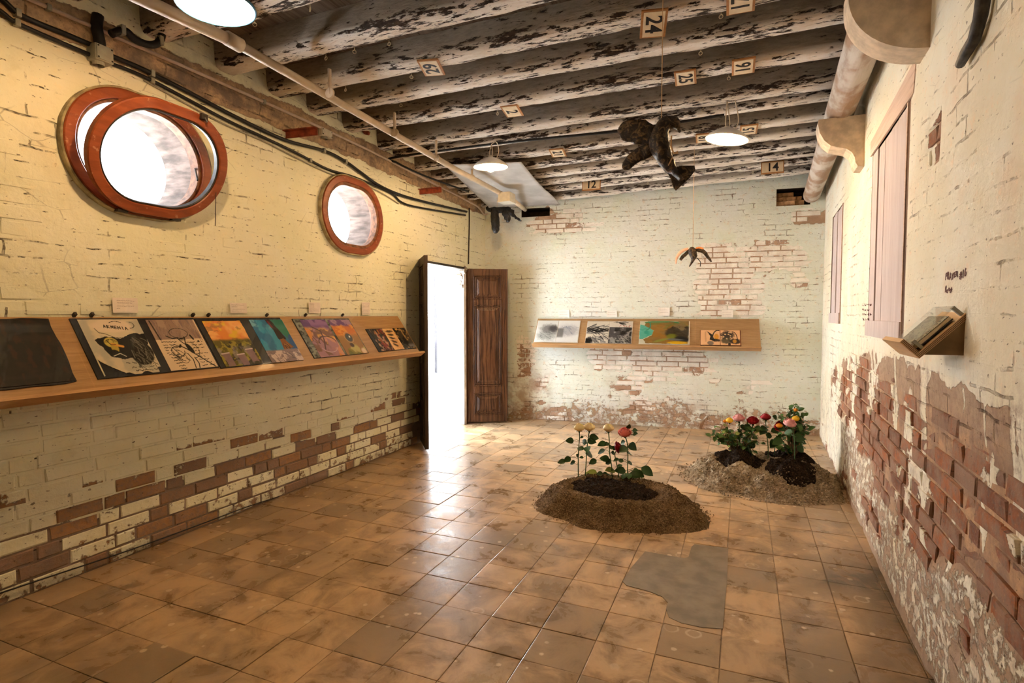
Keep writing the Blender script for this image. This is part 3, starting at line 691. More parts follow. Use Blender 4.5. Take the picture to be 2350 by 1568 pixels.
# round timber along the right wall on two stone corbels
def log():
    n, ny = 20, 80; ys = np.linspace(.6, 7.78, ny); P = np.zeros((ny, n + 1, 3)); th = np.linspace(0, 2 * PI, n + 1)
    for i, y in enumerate(ys):
        xc = .66 + .032 * y - .155; zc = 3.145 - .165 * max(0, min(1, (y - 3) / 4.7)); r = .108 - .012 * (y / 7.7)
        rr = r * (1 + .10 * (fbm(np.cos(th) * 1.5 + 5, np.sin(th) * 1.5 + y * .7, 200) - .5) + .05 * (fbm(th * 0 + y * 4, np.sin(th) * 3 + np.cos(th), 205) - .5))
        P[i, :, 0] = xc + np.cos(th) * rr; P[i, :, 1] = y; P[i, :, 2] = zc + np.sin(th) * rr
    o = link('timber_log', grid_mesh('timber_log', P, None, None, True, True), M_LOG)
    e = P[-1, :-1]; q = MB(); q.add([tuple(p) for p in e], [tuple(range(n))]); q.build('end_grain', M_LOG, o)
    return tag(o, 'long whitewashed round timber under the beam ends along the right wall', 'timber')
log()
def corbel(y0, y1, poly, label):
    xw = lambda y: .66 + .032 * y
    q = MB(); n = len(poly)
    V = [(xw(y0) - a, y0, z) for a, z in poly] + [(xw(y1) - a, y1, z) for a, z in poly]
    q.add(V, [tuple(range(n)), tuple(range(2 * n - 1, n - 1, -1))] + [(i, (i + 1) % n, n + (i + 1) % n, n + i) for i in range(n)])
    return tag(q.build('stone_corbel', M_STONE), label, 'corbel', 'stone corbels under the round timber')
def arc(cx, cz, r, a0, a1, n=10): return [(cx + r * math.cos(math.radians(a0 + (a1 - a0) * i / n)), cz + r * math.sin(math.radians(a0 + (a1 - a0) * i / n))) for i in range(n + 1)]
z2t = 2.99
corbel(4.86, 5.08, [(-.05, z2t), (.31, z2t), (.315, z2t - .03), (.30, z2t - .10), (.27, z2t - .16), (.225, z2t - .205), (.17, z2t - .225), (.12, z2t - .24), (.085, z2t - .27), (.065, z2t - .31), (.06, z2t - .345), (.045, z2t - .375), (-.05, z2t - .39)], 'ogee stone corbel above the near shuttered window')
corbel(3.06, 3.24, [(-.05, 3.04)] + [(.33, 3.04)] + [(.33 * math.cos(t), 2.99 - .29 * math.sin(t)) for t in [i * PI / 2 / 14 for i in range(14)]] + [(-.05, 2.695)], 'big quarter-round stone corbel at the top edge')

# ------------------------------------------------------------------ oval windows
def ovring(hw, hh, th, x0, x1, c, mat, name, parent, M=None, smooth=False, sub=None):
    """flat oval ring between half sizes (hw, hh) and (hw - th, hh - th), from x0 to x1 across the wall"""
    o = obround(hw, hh); i_ = obround(hw - th, hh - th); b = .006
    P = lambda a, z, x: (lambda v: (v.x, v.y, v.z))((M @ Vector((x, a, z))) if M is not None else Vector((x, c[0] + a, c[1] + z)))
    ob = obround(hw - b, hh - b); ib = obround(hw - th + b, hh - th + b)
    loops = [[(p[0], p[1], x0) for p in o], [(p[0], p[1], x1 - b) for p in o], [(p[0], p[1], x1) for p in ob], [(p[0], p[1], x1) for p in ib], [(p[0], p[1], x1 - b) for p in i_], [(p[0], p[1], x0) for p in i_]]
    q = MB()
    for k in range(len(loops)): q.ring(loops[k], loops[(k + 1) % len(loops)], P)
    ob_ = q.build(name, mat, parent, smooth)
    bm = bmesh.new(); bm.from_mesh(ob_.data); bmesh.ops.remove_doubles(bm, verts=bm.verts[:], dist=1e-5); bmesh.ops.recalc_face_normals(bm, faces=bm.faces[:]); bm.to_mesh(ob_.data); bm.free()
    return ob_
def pane(hw, hh, x, c, parent, M=None):
    o = obround(hw, hh); q = MB(); P = (lambda a, z, xx: tuple(M @ Vector((xx, a, z)))) if M is not None else (lambda a, z, xx: (xx, c[0] + a, c[1] + z))
    q.prism(o, x - .002, x + .002, P); return q.build('pane', M_GLASS, parent)
XW = -3.505
for k, c in enumerate(WINS):
    w = empty(f'window_{k + 1}', (XW, c[0], c[1]), ('large oval red-wood window with its sash tilted open', 'smaller-looking oval red-wood window shut tight, nearer the door')[k], 'window', kind='structure')
    sub = lambda o: reparent(o, w) and o
    ow, oh = (.47, .385) if k == 0 else (.46, .373)
    a = ovring(ow, oh, .012, XW - .06, XW + .046, c, M_SIDE, 'casing', None); reparent(a, w)
    b = ovring(ow - .012, oh - .012, .062, XW - .06, XW + .05, c, M_RED, 'frame', None); reparent(b, w)
    # brick reveal through the thick wall
    q = MB(); o1 = obround(.425, .34); o2 = obround(.40, .315); P = lambda a_, z, x: (x, c[0] + a_, c[1] + z)
    q.ring([(p[0], p[1], XW - .02) for p in o1], [(p[0], p[1], XW - .34) for p in o2], P); r_ = q.build('reveal', M_REVEAL, None, True); reparent(r_, w)
    if k == 1:
        s_ = ovring(.392, .303, .032, XW - .03, XW + .04, c, M_REDDARK, 'sash', None); reparent(s_, w)
        p_ = pane(.37, .28, XW + .01, c, None); reparent(p_, w)
    else:
        i_ = ovring(.395, .312, .02, XW - .05, XW + .03, c, M_REDDARK, 'inner_lip', None); reparent(i_, w)
        hz = c[1] - .36
        M = Matrix.Translation((XW + .065, c[0], hz)) @ Matrix.Rotation(math.radians(23), 4, 'Y') @ Matrix.Translation((0, 0, .345))
        s_ = ovring(.432, .347, .062, -.018, .022, (0, 0), M_RED, 'sash', None, M); reparent(s_, w)
        l_ = ovring(.372, .287, .014, -.016, .012, (0, 0), M_BLKMETAL, 'glazing_strip', s_, None)
        bpy.data.objects.remove(l_)
        g_ = ovring(.371, .286, .013, -.02, .016, (0, 0), M_BLKMETAL, 'glazing_strip', None, M); reparent(g_, w)
        p_ = pane(.368, .283, 0, c, None, M); reparent(p_, w)
        for a_, z in ((.16, .335),):
            v = M @ Vector((.03, a_, z)); q = MB(); q.box(v, (.012, .022, .018), bev=.003); q.tube([v + Vector((0, -.01, .02)), v + Vector((.015, .012, -.03))], .006, 6); h = q.build('latch', M_BLKMETAL); reparent(h, w)
        v = M @ Vector((.0, .30, .02)); q = MB(); q.tube([(XW + .0, c[0] + .37, c[1] + .02), tuple(v + Vector((-.06, -.03, -.07)))], .006, 6); h = q.build('stay', M_BLKMETAL); reparent(h, w)
        v = M @ Vector((.02, .385, -.11)); q = MB(); q.tube([v, v + Vector((-.04, .02, -.22))], .0025, 5); h = q.build('chain', M_BLKMETAL); reparent(h, w)
        for a_ in (-.17, .17):
            q = MB(); q.box((XW + .055, c[0] + a_, hz - .004), (.02, .03, .008), bev=.002); h = q.build('hinge', M_BLKMETAL); reparent(h, w)
# ------------------------------------------------------------------ doorway and double door
door = empty('door_1', (XW, 6.195, 0), 'tall double door of dark panelled walnut standing open to the daylight', 'door', kind='structure')
q = MB()
for y, s_ in ((D0, -1), (D1, 1)): q.add([(XW, y, 0), (XW - .45, y, 0), (XW - .45, y, DH), (XW, y, DH)], [(0, 1, 2, 3)])
q.add([(XW, D0, DH), (XW - .45, D0, DH), (XW - .45, D1, DH), (XW, D1, DH)], [(0, 1, 2, 3)]); reparent(q.build('reveal', M_OUT), door)
q = MB(); q.box((XW - .06, D1 - .035, 1.05), (.07, .035, 1.05), bev=.006); reparent(q.build('jamb', M_PALESTONE), door)
q = MB(); q.box((XW - .05, D0 + .012, 1.05), (.06, .012, 1.05), bev=.004); reparent(q.build('jamb', M_PALESTONE), door)
q = MB(); q.box((XW - .03, 6.195, DH - .012), (.05, .57, .014), bev=.003); reparent(q.build('lintel', M_BLKMETAL), door)
q = MB(); 
for i in range(9):
    q.box((XW - .05 + random.uniform(-.03, .04), D1 - .05 + random.uniform(-.05, .02), DH - .02 - .03 * i), (.04, .035 - .002 * i, .03), Matrix.Rotation(random.random(), 3, 'X'), .008)
reparent(q.build('crumbled_corner', simple('crumbled_mortar', (.34, .29, .24), .95, .4, 25, .01)), door)
q = MB(); q.box((XW - .015, D1 + .012, 1.06), (.03, .016, 1.06), bev=.004); reparent(q.build('door_post', M_WALNUT), door)
def leaf(hinge, ang, w, h, name_label, dark):
    """panelled leaf from its hinge line; face +normal side carries raised panels"""
    t = .042; M = Matrix.Translation((hinge[0], hinge[1], .022)) @ Matrix.Rotation(ang, 4, 'Z')
    mat = M_DARKDOOR if dark else M_WALNUT
    st = .085; rails = ((0, .10), (.40, .50), (1.62, 1.70), (h - .09, h))
    q = MB(); bx = lambda x0, x1, z0, z1, y0, y1, b=.004: q.box(((x0 + x1) / 2, (y0 + y1) / 2, (z0 + z1) / 2), ((x1 - x0) / 2, (y1 - y0) / 2, (z1 - z0) / 2), bev=b)
    bx(0, st, 0, h, -t / 2, t / 2); bx(w - st, w, 0, h, -t / 2, t / 2)
    for a, b in rails: bx(st, w - st, a, b, -t / 2, t / 2)
    L = q.build('leaf', mat); L.matrix_world = M; L['label'] = name_label
    L.parent = door; L.matrix_world = Matrix.Translation(-Vector(door.location)) @ M
    for (a, b) in ((.10, .40), (.50, 1.62), (1.70, h - .09)):
        x0, x1 = st, w - st
        q = MB(); q.box(((x0 + x1) / 2, 0, (a + b) / 2), ((x1 - x0) / 2, .006, (b - a) / 2))
        for s_ in (-1, 1):      # raised and fielded centre
            i0, i1 = .040, .078
            V = [(x0 + i0, s_ * .006, a + i0), (x1 - i0, s_ * .006, a + i0), (x1 - i0, s_ * .006, b - i0), (x0 + i0, s_ * .006, b - i0),
                 (x0 + i1, s_ * .019, a + i1), (x1 - i1, s_ * .019, a + i1), (x1 - i1, s_ * .019, b - i1), (x0 + i1, s_ * .019, b - i1)]
            q.add(V, [(4, 5, 6, 7), (0, 1, 5, 4), (1, 2, 6, 5), (2, 3, 7, 6), (3, 0, 4, 7)])
        p = q.build('panel', mat, L)
        q = MB()
        for s_ in (-1, 1):
            for k in range(2):
                o_, d_ = (.0, .022) if k == 0 else (.022, .016)
                for (xa, xb, za, zb) in ((x0 + o_, x1 - o_, a + o_, a + o_ + .013), (x0 + o_, x1 - o_, b - o_ - .013, b - o_), (x0 + o_, x0 + o_ + .013, a + o_, b - o_), (x1 - o_ - .013, x1 - o_, a + o_, b - o_)):
                    q.box(((xa + xb) / 2, s_ * (.018 if k == 0 else .012), (za + zb) / 2), ((xb - xa) / 2, .011 if k == 0 else .008, (zb - za) / 2), bev=.0045)
        q.build('moulding', mat, L)
    return L
Rl = leaf((XW + .005, 6.80), math.atan2(.27, .484), .555, 2.115, 'walnut leaf folded back against the far wall, three raised panels facing the room', False)
Ll = leaf((XW + .01, 5.60), math.atan2(-.377, .30), .50, 2.13, 'leaf seen edge-on, swung towards the shelf', True)
q = MB(); q.box((.44, -.035, 1.02), (.02, .02, .07), bev=.004); q.build('lock', M_BLKMETAL, Ll)

# ------------------------------------------------------------------ outside: ground, wall, pillar
yard = MB().box((-8.0, 5.5, -.06), (4.5, 9, .05)).build('ground', M_OUT); tag(yard, 'sun-bleached pale paving outside the doorway', 'ground', kind='structure')
fac = MB().box((-9.6, 9.5, 1.6), (.2, 6.0, 1.6)).build('wall_outside', M_OUT); tag(fac, 'white rendered wall across the yard', 'wall', kind='structure')
P0 = on(1012, 855, 0, -5.2)
q = MB(); q.box((0, 0, (P0[2] + 2.75) / 2 - P0[2] * 0), (.07, .12, (2.75 - P0[2]) / 2)); 
pil = q.build('pillar', simple('grey_lilac_stone', (.018, .017, .021), .8, .2)); pil.location = (-5.2, P0[1], 0)
tag(pil, 'grey stone pillar standing in the bright yard beyond the doorway', 'pillar')
q = MB(); q.box((0, 0, P0[2] / 2), (.12, .2, P0[2] / 2)); b_ = q.build('plinth', M_OUT, pil)

# ------------------------------------------------------------------ boarded windows in the right wall
def boarded(name, w, np_, label, near):
    a, b, c, d = w; e = empty(name, RW.pt((a + b) / 2, c), label, 'window', kind='structure')
    put = lambda o: reparent(o, e)
    P = lambda u, z, dd: RW.pt(u, z, dd)
    sd = .10 if near else .07
    q = MB(); q.add([P(a, c, .0), P(b, c, .0), P(b, d, 0), P(a, d, 0), P(a, c, -.12), P(b, c, -.12), P(b, d, -.12), P(a, d, -.12)], [(0, 1, 5, 4), (1, 2, 6, 5), (2, 3, 7, 6), (3, 0, 4, 7), (4, 5, 6, 7)])
    put(q.build('reveal', M_PINKDARK))
    u = a + sd; wd = (b - u) / np_
    for i in range(np_):
        q = MB(); dd = random.uniform(-.004, .006); q.prism([(u + i * wd + .005, c + .1), (u + (i + 1) * wd - .004, c + .1), (u + (i + 1) * wd - .004, d - .005), (u + i * wd + .005, d - .005)], -.04 + dd, -.006 + dd, P)
        put(q.build('plank', M_PINK))
    for x_, y_, dd, mm in ((.0, .40, -.001, M_PINKDARK), (.42, .62, .005, M_LINTEL), (.64, 1.0, -.002, M_PINKDARK)):
        q = MB(); q.prism([(a + sd * x_, c), (a + sd * y_, c), (a + sd * y_, d), (a + sd * x_, d)], -.09, dd, P); put(q.build('jamb', mm))
    q = MB(); q.prism([(a + .05, c), (b + .03, c), (b + .03, c + .105), (a + .05, c + .105)], -.08, .012, P); put(q.build('sill', M_PINK))
    if near:
        q = MB(); q.prism([(a - .09, d), (b + .04, d), (b + .04, d + .10), (a - .12, d + .155)], -.06, .010, P); put(q.build('lintel', M_LINTEL))
    return e
boarded('window_3', (3.43, 4.52, 1.36, 2.60), 5, 'window boarded with pale pink planks under a bare wood lintel', True)
boarded('window_4', (6.05, 6.95, 1.42, 2.56), 4, 'narrow far window boarded with pale planks near the back corner', False)

# black hose on the right wall
q = MB(); pts = [(2258, -60), (2256, 0), (2250, 40), (2236, 90), (2216, 122), (2203, 148)]
q.tube([RW.pt(*ray_wall(RW, *p, .03), .03) for p in pts], [.022, .022, .021, .02, .019, .016], 10)
tag(q.build('hose', simple('weathered_black_hose', (.045, .04, .034), .55, .5, 25), smooth=True), 'thick black hose hanging down the right wall', 'hose')
# ------------------------------------------------------------------ cables, conduit and boxes on the left wall
def wallpath(pts, d): return [LW.pt(*ray_wall(LW, x, y, d), d) for x, y in pts]
def smooth_path(pts, n=5):
    P = [Vector(p) for p in pts]; out = []
    for i in range(len(P) - 1):
        p0, p1, p2, p3 = P[max(i - 1, 0)], P[i], P[i + 1], P[min(i + 2, len(P) - 1)]
        for k in range(n):
            t = k / n; out.append(.5 * ((2 * p1) + (p2 - p0) * t + (2 * p0 - 5 * p1 + 4 * p2 - p3) * t * t + (3 * p1 - p0 - 3 * p2 + p3) * t ** 3))
    return out + [P[-1]]
def cable(name, pts, r, d, mat, label, clips=(), cat='cable'):
    q = MB(); P = smooth_path(wallpath(pts, d)); q.tube(P, r, 10)
    o = q.build(name, mat, None, True); tag(o, label, cat)
    for i in clips:
        v = P[min(i, len(P) - 1)]; c = MB(); c.box(v, (r + .004, .012, r + .006), bev=.003); c.build('clip', M_GREYBOX, o)
    return o
cable('cable', [(-60, -40), (0, -5), (40, 30), (85, 52), (150, 78), (212, 104)], .014, .03, M_BLACK, 'thick black cable entering the grey junction box from above left', (10,))
cable('cable', [(-60, -10), (0, 25), (30, 48), (80, 72), (150, 102), (212, 128)], .012, .028, M_BLACK, 'black cable entering the grey junction box below the thick one', (11,))
cable('cable', [(255, 128), (330, 160), (430, 210), (540, 268), (653, 321), (743, 346), (793, 371), (828, 396), (878, 430), (950, 457), (1071, 486)], .014, .03, M_BLACK, 'thick black cable sagging from grey box to far corner', (6, 25, 30))
cable('cable', [(255, 146), (330, 176), (430, 228), (520, 276), (600, 313), (682, 352), (753, 389), (814, 407), (896, 443), (921, 464), (960, 476), (1068, 494)], .011, .022, M_BLACK, 'thinner black cable running just below the thick one', (6, 27))
cable('cable', [(330, 184), (430, 240), (520, 288), (600, 322), (680, 362), (750, 396), (812, 414), (870, 440), (915, 468)], .006, .014, simple('grey_cable', (.3, .29, .24), .5), 'thin grey cable along the underside of the black cables')
o = cable('conduit', [(-60, -65), (45, -12), (236, 72), (500, 187), (736, 293), (860, 352), (1000, 424), (1085, 468), (1101, 480), (1110, 492), (1122, 490)], .0115, .035, M_CONDUIT, 'pinkish rigid conduit along the top of the left wall', (7, 17), 'conduit')
cable('pipe', [(1077, 478), (1077, 520), (1076, 560), (1075, 606)], .009, .012, M_BLKMETAL, 'thin dark pipe dropping down the corner to the door', (), 'pipe')
cable('pipe', [(225, 35), (222, 60), (228, 92), (232, 120)], .03, .05, M_BLACK, 'black pipe dropping behind the grey junction box', (), 'pipe')
cable('pipe', [(255, 78), (285, 70), (312, 92), (346, 103), (366, 94), (374, 62), (378, -40)], .022, .12, M_BLACK, 'black U-shaped pipe below the ceiling, beside the grey junction box', (4, 20), 'pipe')
def wbox(name, px, d, mat, label, screws=True):
    (u0, z1), (u1, z0) = ray_wall(LW, px[0], px[1], d), ray_wall(LW, px[2], px[3], d)
    c = LW.pt((u0 + u1) / 2, (z0 + z1) / 2, d / 2); e = MB().box(c, (d / 2, (u1 - u0) / 2, (z1 - z0) / 2), bev=.006).build(name, mat)
    tag(e, label, 'box')
    if screws:
        lid = MB().box((c[0] + d / 2 + .002, c[1], c[2]), (.004, (u1 - u0) / 2 - .006, (z1 - z0) / 2 - .006), bev=.002).build('lid', mat, e)
        for a in (-1, 1):
            for b in (-1, 1): MB().box((c[0] + d / 2 + .007, c[1] + a * ((u1 - u0) / 2 - .014), c[2] + b * ((z1 - z0) / 2 - .014)), (.002, .004, .004), bev=.001).build('screw', M_BLACK, lid)
        MB().lathe([(.03, -.01), (.03, .012), (.02, .014)], 16, (c[0], c[1] - .01, c[2] - (z1 - z0) / 2 - .01)).build('gland', M_GREYBOX, e)
    return e
wbox('junction_box', (218, 95, 262, 150), .085, M_GREYBOX, 'grey junction box joining the black cables at upper left')
wbox('junction_box', (738, 291, 763, 320), .05, M_WHITEBOX, 'small cream junction box on the pinkish conduit')
for (x0, y0, x1, y1), lb in (((655, 310, 728, 302), 'rusty red iron bar stub beside the cream junction box'), ((962, 441, 1013, 436), 'rusty red iron bar stub further along the wall, towards the corner')):
    u, z = ray_wall(LW, x0, y0, .0); A = Vector(LW.pt(u, z, -.02)); Bv = Vector(on(x1, y1, 1, u + .06)); dv = (Bv - A)
    q = MB(); up = Vector((0, 0, 1)); t = dv.normalized(); sd = t.cross(up).normalized(); uu = sd.cross(t)
    q.hexa([A - sd * .006 - uu * .028, Bv - sd * .006 - uu * .028, Bv + sd * .006 - uu * .028, A + sd * .006 - uu * .028, A - sd * .006 + uu * .028, Bv - sd * .006 + uu * .028, Bv + sd * .006 + uu * .028, A + sd * .006 + uu * .028])
    q.hexa([A - sd * .006 + uu * .022, Bv - sd * .006 + uu * .022, Bv + sd * .04 + uu * .022, A + sd * .04 + uu * .022, A - sd * .006 + uu * .03, Bv - sd * .006 + uu * .03, Bv + sd * .04 + uu * .03, A + sd * .04 + uu * .03])
    tag(q.build('iron_bar', M_RUST), lb, 'iron bar', 'rusty iron stubs in the left wall')
q = MB()
for dx in (0, 14):
    q.tube(smooth_path([on(818 + dx, 262, 1, 4.55), on(818 + dx, 285, 1, 4.55), on(822 + dx, 302, 1, 4.55), on(832 + dx, 306, 1, 4.55)]), .02, 10)
tag(q.build('clamp', M_RUST, None, True), 'rust-red pipe clamp hanging from the dark beam end', 'clamp')

cable('wire', [(-30, 1372), (120, 1322), (300, 1262), (470, 1200), (560, 1166), (640, 1140)], .004, .012, M_BLACK, 'thin black wire along the foot of the left wall', (), 'wire')
# big cream pipe under the beams with collar, hangers and end box
e = empty('ceiling_pipe', tuple(on(1046, 389, 2, 3.12)), 'long cream-painted pipe slung under the beams', 'pipe')
pp = [on(200, -62, 2, 3.12), on(330, 0, 2, 3.12), on(536, 96, 2, 3.12), on(800, 248, 2, 3.09), on(1046, 389, 2, 3.03), on(1155, 447, 2, 2.975)]
q = MB(); q.tube(pp[:3], .034, 14); q.tube(pp[2:], .028, 14); reparent(q.build('tube', M_PIPE, None, True), e)
q = MB(); v = Vector(pp[2]); t = (Vector(pp[3]) - v).normalized(); q.tube([v - t * .05, v + t * .05], .042, 14); reparent(q.build('collar', M_PIPE, None, True), e)
for x, y in ((757, 214), (906, 305), (1001, 362), (1083, 408)):
    v = Vector(on(x, y, 2, 3.12 - (x - 536) * .00018)); q = MB(); q.box(v + Vector((0, 0, .08)), (.008, .012, .09), bev=.002); q.tube([v - t * .008, v + t * .008], .036, 14); reparent(q.build('hanger', M_PIPE), e)
v = Vector(on(1163, 455, 1, 6.25)); e2 = MB().box(v, (.078, .09, .058), bev=.006).build('ceiling_box', M_WHITEBOX); tag(e2, 'cream box at the far end of the ceiling pipe', 'box')
MB().box(v + Vector((0, 0, -.050)), (.083, .095, .008), bev=.002).build('lid', M_WHITEBOX, e2)
q = MB(); w2 = Vector(on(1205, 481, 1, 7.36)); q.tube([v + Vector((.03, .08, .0)), w2], .03, 12); q.build('outlet_pipe', M_PIPE, e2, True)
# metal sheet hung under the beams
def sheet():
    A, B, C_, D = (on(1013, 378, 2, 3.13), on(1196, 374, 2, 3.10), on(1285, 470, 2, 3.02), on(1120, 478, 2, 3.02))
    n = 24; P = np.zeros((n, n, 3))
    for i in range(n):
        for j in range(n):
            a, b = i / (n - 1), j / (n - 1)
            p = (A * (1 - b) + B * b) * (1 - a) + (D * (1 - b) + C_ * b) * a
            p = p + np.array([0, 0, .012 * math.sin(a * 7 + b * 2) * b + .03 * math.exp(-((b) / .08) ** 2) - .004 * (abs(a - .55) < .03)])
            P[i, j] = p
    P[..., 1] = np.minimum(P[..., 1], 7.40 + .085 * (P[..., 0] + 2.7))
    o = link('metal_sheet', grid_mesh('metal_sheet', P), M_SHEET); so = o.modifiers.new('thickness', 'SOLIDIFY'); so.thickness = .003
    tag(o, 'dull grey metal sheet fixed under the beams above the door', 'sheet')
sheet()
# black conduit feeding the lamps, along a beam
q = MB(); zc = 3.10
pts = [on(1075, 440, 1, 6.3), on(975, 404, 1, 5.35), on(908, 372, 1, 5.02), on(902, 362, 1, 4.98), on(1128, 331, 1, 5.00), on(1340, 309, 1, 4.98), on(1430, 300, 1, 4.97), on(1662, 264, 1, 4.93)]
q.tube(smooth_path(pts, 3), .0115, 8); tag(q.build('lamp_conduit', M_BLACK, None, True), 'straight black conduit carrying the lamp cable across the beams', 'conduit')

# ------------------------------------------------------------------ lamps
bulb_mat = emis('glowing_bulb', LAMP_COL, LAMP_POWER / (PI * 4 * PI * .045 ** 2) * 1.0)
def shade_mesh(tilt):
    q = MB(); prof = [(.012, .085), (.03, .083), (.055, .075), (.10, .055), (.14, .028), (.163, .004), (.168, -.004), (.166, -.010), (.160, -.002), (.137, .021), (.098, .047), (.055, .067), (.03, .075), (.012, .077)]
    q.lathe(prof, 36, (0, 0, 0), Matrix.Rotation(tilt[0], 3, 'X') @ Matrix.Rotation(tilt[1], 3, 'Y')); return q.mesh('shade', True)
def lamp(loc, tilt, label, blue=False, top=None, hang=None):
    e = empty('pendant_lamp', loc, label, 'lamp', 'white enamel pendant lamps')
    s_ = link('shade', shade_mesh(tilt), M_ENAMEL, e)
    if blue:
        q = MB(); R_ = Matrix.Rotation(tilt[0], 3, 'X') @ Matrix.Rotation(tilt[1], 3, 'Y')
        q.tube([tuple(R_ @ Vector((.1685 * math.cos(a), .1685 * math.sin(a), -.005))) for a in [2 * PI * i / 48 for i in range(49)]], .0065, 8, cap=False); q.build('rim', M_BLUE, e, True, label='blue enamel rim')
    q = MB(); q.lathe([(.0, .100), (.022, .098), (.022, .05), (.018, .03)], 16); q.build('lamp_holder', M_WHITEBOX, e, True)
    bm = bmesh.new(); bmesh.ops.create_icosphere(bm, subdivisions=3, radius=.038)
    for v in bm.verts: v.co.z = v.co.z * 1.1 - .012
    me = bpy.data.meshes.new('bulb'); bm.to_mesh(me); bm.free(); me.polygons.foreach_set('use_smooth', [True] * len(me.polygons)); link('bulb', me, bulb_mat, e)
    tp = Vector(hang) - Vector(loc) if hang is not None else Vector((0, 0, .17))
    q = MB(); q.tube(smooth_path([(0, .0, .09), (-.012, 0, .13), tuple(tp)]), .004, 6); q.tube(smooth_path([(.0, 0, .09), (.02, .0, .12), tuple(tp)]), .004, 6)
    q.tube(smooth_path([tuple(tp), tuple(tp + Vector((.05, 0, .015))), (.085, 0, .14), (.06, 0, .07)]), .004, 6)
    q.build('cord', M_CORD, e, True)
L2p = (-2.255, 4.88, 2.925); L3p = (-.146, 4.86, 2.925)
lamp(L2p, (.04, .0), 'white pendant lamp hanging in front of the grey metal sheet', hang=on(1128, 331, 1, 4.93))
lamp(L3p, (-.02, .16), 'white pendant lamp tilted to one side, hanging right of the big black bird', hang=tuple(on(1668, 262, 1, 4.86)[:2]) + (under(-.146, 4.86) + .01,))
lamp((-2.31, 1.93, 2.955), (.0, -.03), 'near white pendant lamp with a blue rim, cut by the top edge', True, hang=(-2.31, 1.93, 3.22))


# ------------------------------------------------------------------ number cards on the beams
def text_mesh(s, size, thick=.0006):
    c = bpy.data.curves.new('t', 'FONT'); c.body = s; c.size = size; c.align_x = 'CENTER'; c.align_y = 'CENTER'; c.extrude = thick; c.offset = size * .018
    o = bpy.data.objects.new('t', c); COL.objects.link(o); bpy.context.view_layer.update()
    me = bpy.data.meshes.new_from_object(o.evaluated_get(bpy.context.evaluated_depsgraph_get())); bpy.data.objects.remove(o); return me
def card(txt, P, M, label, sx=.20, sy=.15, fs=.135):
    """card in its own XY plane: reading along X, glyph tops along Y, face towards +Z"""
    e = empty('number_card', P, label, 'number card', 'numbered cards on the ceiling beams'); R = M.to_4x4()
    b = MB().box(M @ Vector((0, 0, -.006)), (sx / 2, sy / 2, .006), M, .001).build('board', M_CARDWOOD, e)
    l = MB().box(M @ Vector((0, 0, .0012)), (sx / 2 - .010, sy / 2 - .014, .0012), M).build('label', M_LABEL, e)
    me = text_mesh(txt, fs)
    for v in me.vertices: v.co = M @ Vector((v.co.x * .95, v.co.y * 1.0 - .003, v.co.z + .003))
    link('number', me, M_INK, e)
def basis(x, y): x = Vector(x).normalized(); y = (Vector(y) - x * Vector(y).dot(x)).normalized(); z = x.cross(y); return Matrix((x, y, z)).transposed()
CWc, CCW = ((0, 1, 0), (1, 0, 0)), ((0, -1, 0), (-1, 0, 0))
def tiltb(b, ax, a): return Matrix.Rotation(a, 3, ax) @ basis(*b)
for txt, px, py, b, lb, tz in (('24', 1500, 56, CWc, 'card reading 24 on the beam above the big black bird', .22), ('17', 1700, 6, CCW, 'card reading 17 cut by the top edge', .02),
                           ('25', 1573, 180, CWc, 'card reading 25 right of the bird string', .05), ('16', 1706, 154, CCW, 'card reading 16 right of card 25', .02), ('29', 990, 157, CCW, 'card reading 29 near the left of the beams', .25),
                           ('2', 1175, 256, CWc, 'card reading 2 alone above the middle lamp', .1), ('21', 1280, 352, CWc, 'small card reading 21 right of the middle lamp', .12), ('18', 1616, 318, CCW, 'card reading 18 half behind the left side of the tilted lamp', .05), ('15', 1718, 299, CCW, 'card reading 15 just right of the tilted lamp', .05)):
    P0 = on(px, py, 2, 3.21 if py < 280 else 3.12); z = under(P0[0], P0[1]) - (.045 if txt == '24' else .018); P = on(px, py, 2, z)
    M = Matrix.Rotation(tz, 3, 'Z') @ Matrix.Rotation(-.32 if txt == '24' else -.10, 3, 'X') @ basis(*b)
    card(txt, P, M, lb)
for txt, px, py, y, lb in (('14', 1773, 384, 6.80, 'upright card reading 14 near the end of the round timber'), ('12', 1357, 424, 6.80, 'upright card reading 12 on the last beams above the back shelf')):
    P = on(px, py, 1, 6.775); card(txt, P, basis((1, .03, 0), (0, .15, 1)), lb, .23, .14, .13)

# ------------------------------------------------------------------ hanging birds
def loft(name, secs, mat, parent=None, n=14, up=(0, 1, 0), smooth=True, noise=.0):
    """secs: (point, radius, squash across the second axis)"""
    q = MB(); pts = smooth_path([s_[0] for s_ in secs], 4); k = 4; rs, es = [], []
    for i in range(len(secs) - 1):
        for j in range(k): t = j / k; rs.append(secs[i][1] * (1 - t) + secs[i + 1][1] * t); es.append(secs[i][2] * (1 - t) + secs[i + 1][2] * t)
    rs.append(secs[-1][1]); es.append(secs[-1][2])
    q.tube(pts, rs, n, True, es, up=up)
    if noise: q.v = [tuple(np.array(v) + (fbm(v[0] * 40, v[2] * 40 + v[1] * 31, 300) - .5) * noise * np.array([1, 1, 1])) for v in q.v]
    return q.build(name, mat, parent, smooth)
YB = 2.9
bp = lambda x, y, dy=0.0: tuple(on(x, y, 1, YB + dy))
e = empty('hanging_bird', bp(1515, 350), 'large dark wrapped-cloth bird flying under the beams on a string', 'sculpture', 'bird sculptures hung on strings')
A = lambda nm, secs, **kw: reparent(loft(nm, secs, kw.pop('mat', M_BIRD), None, **kw), e)
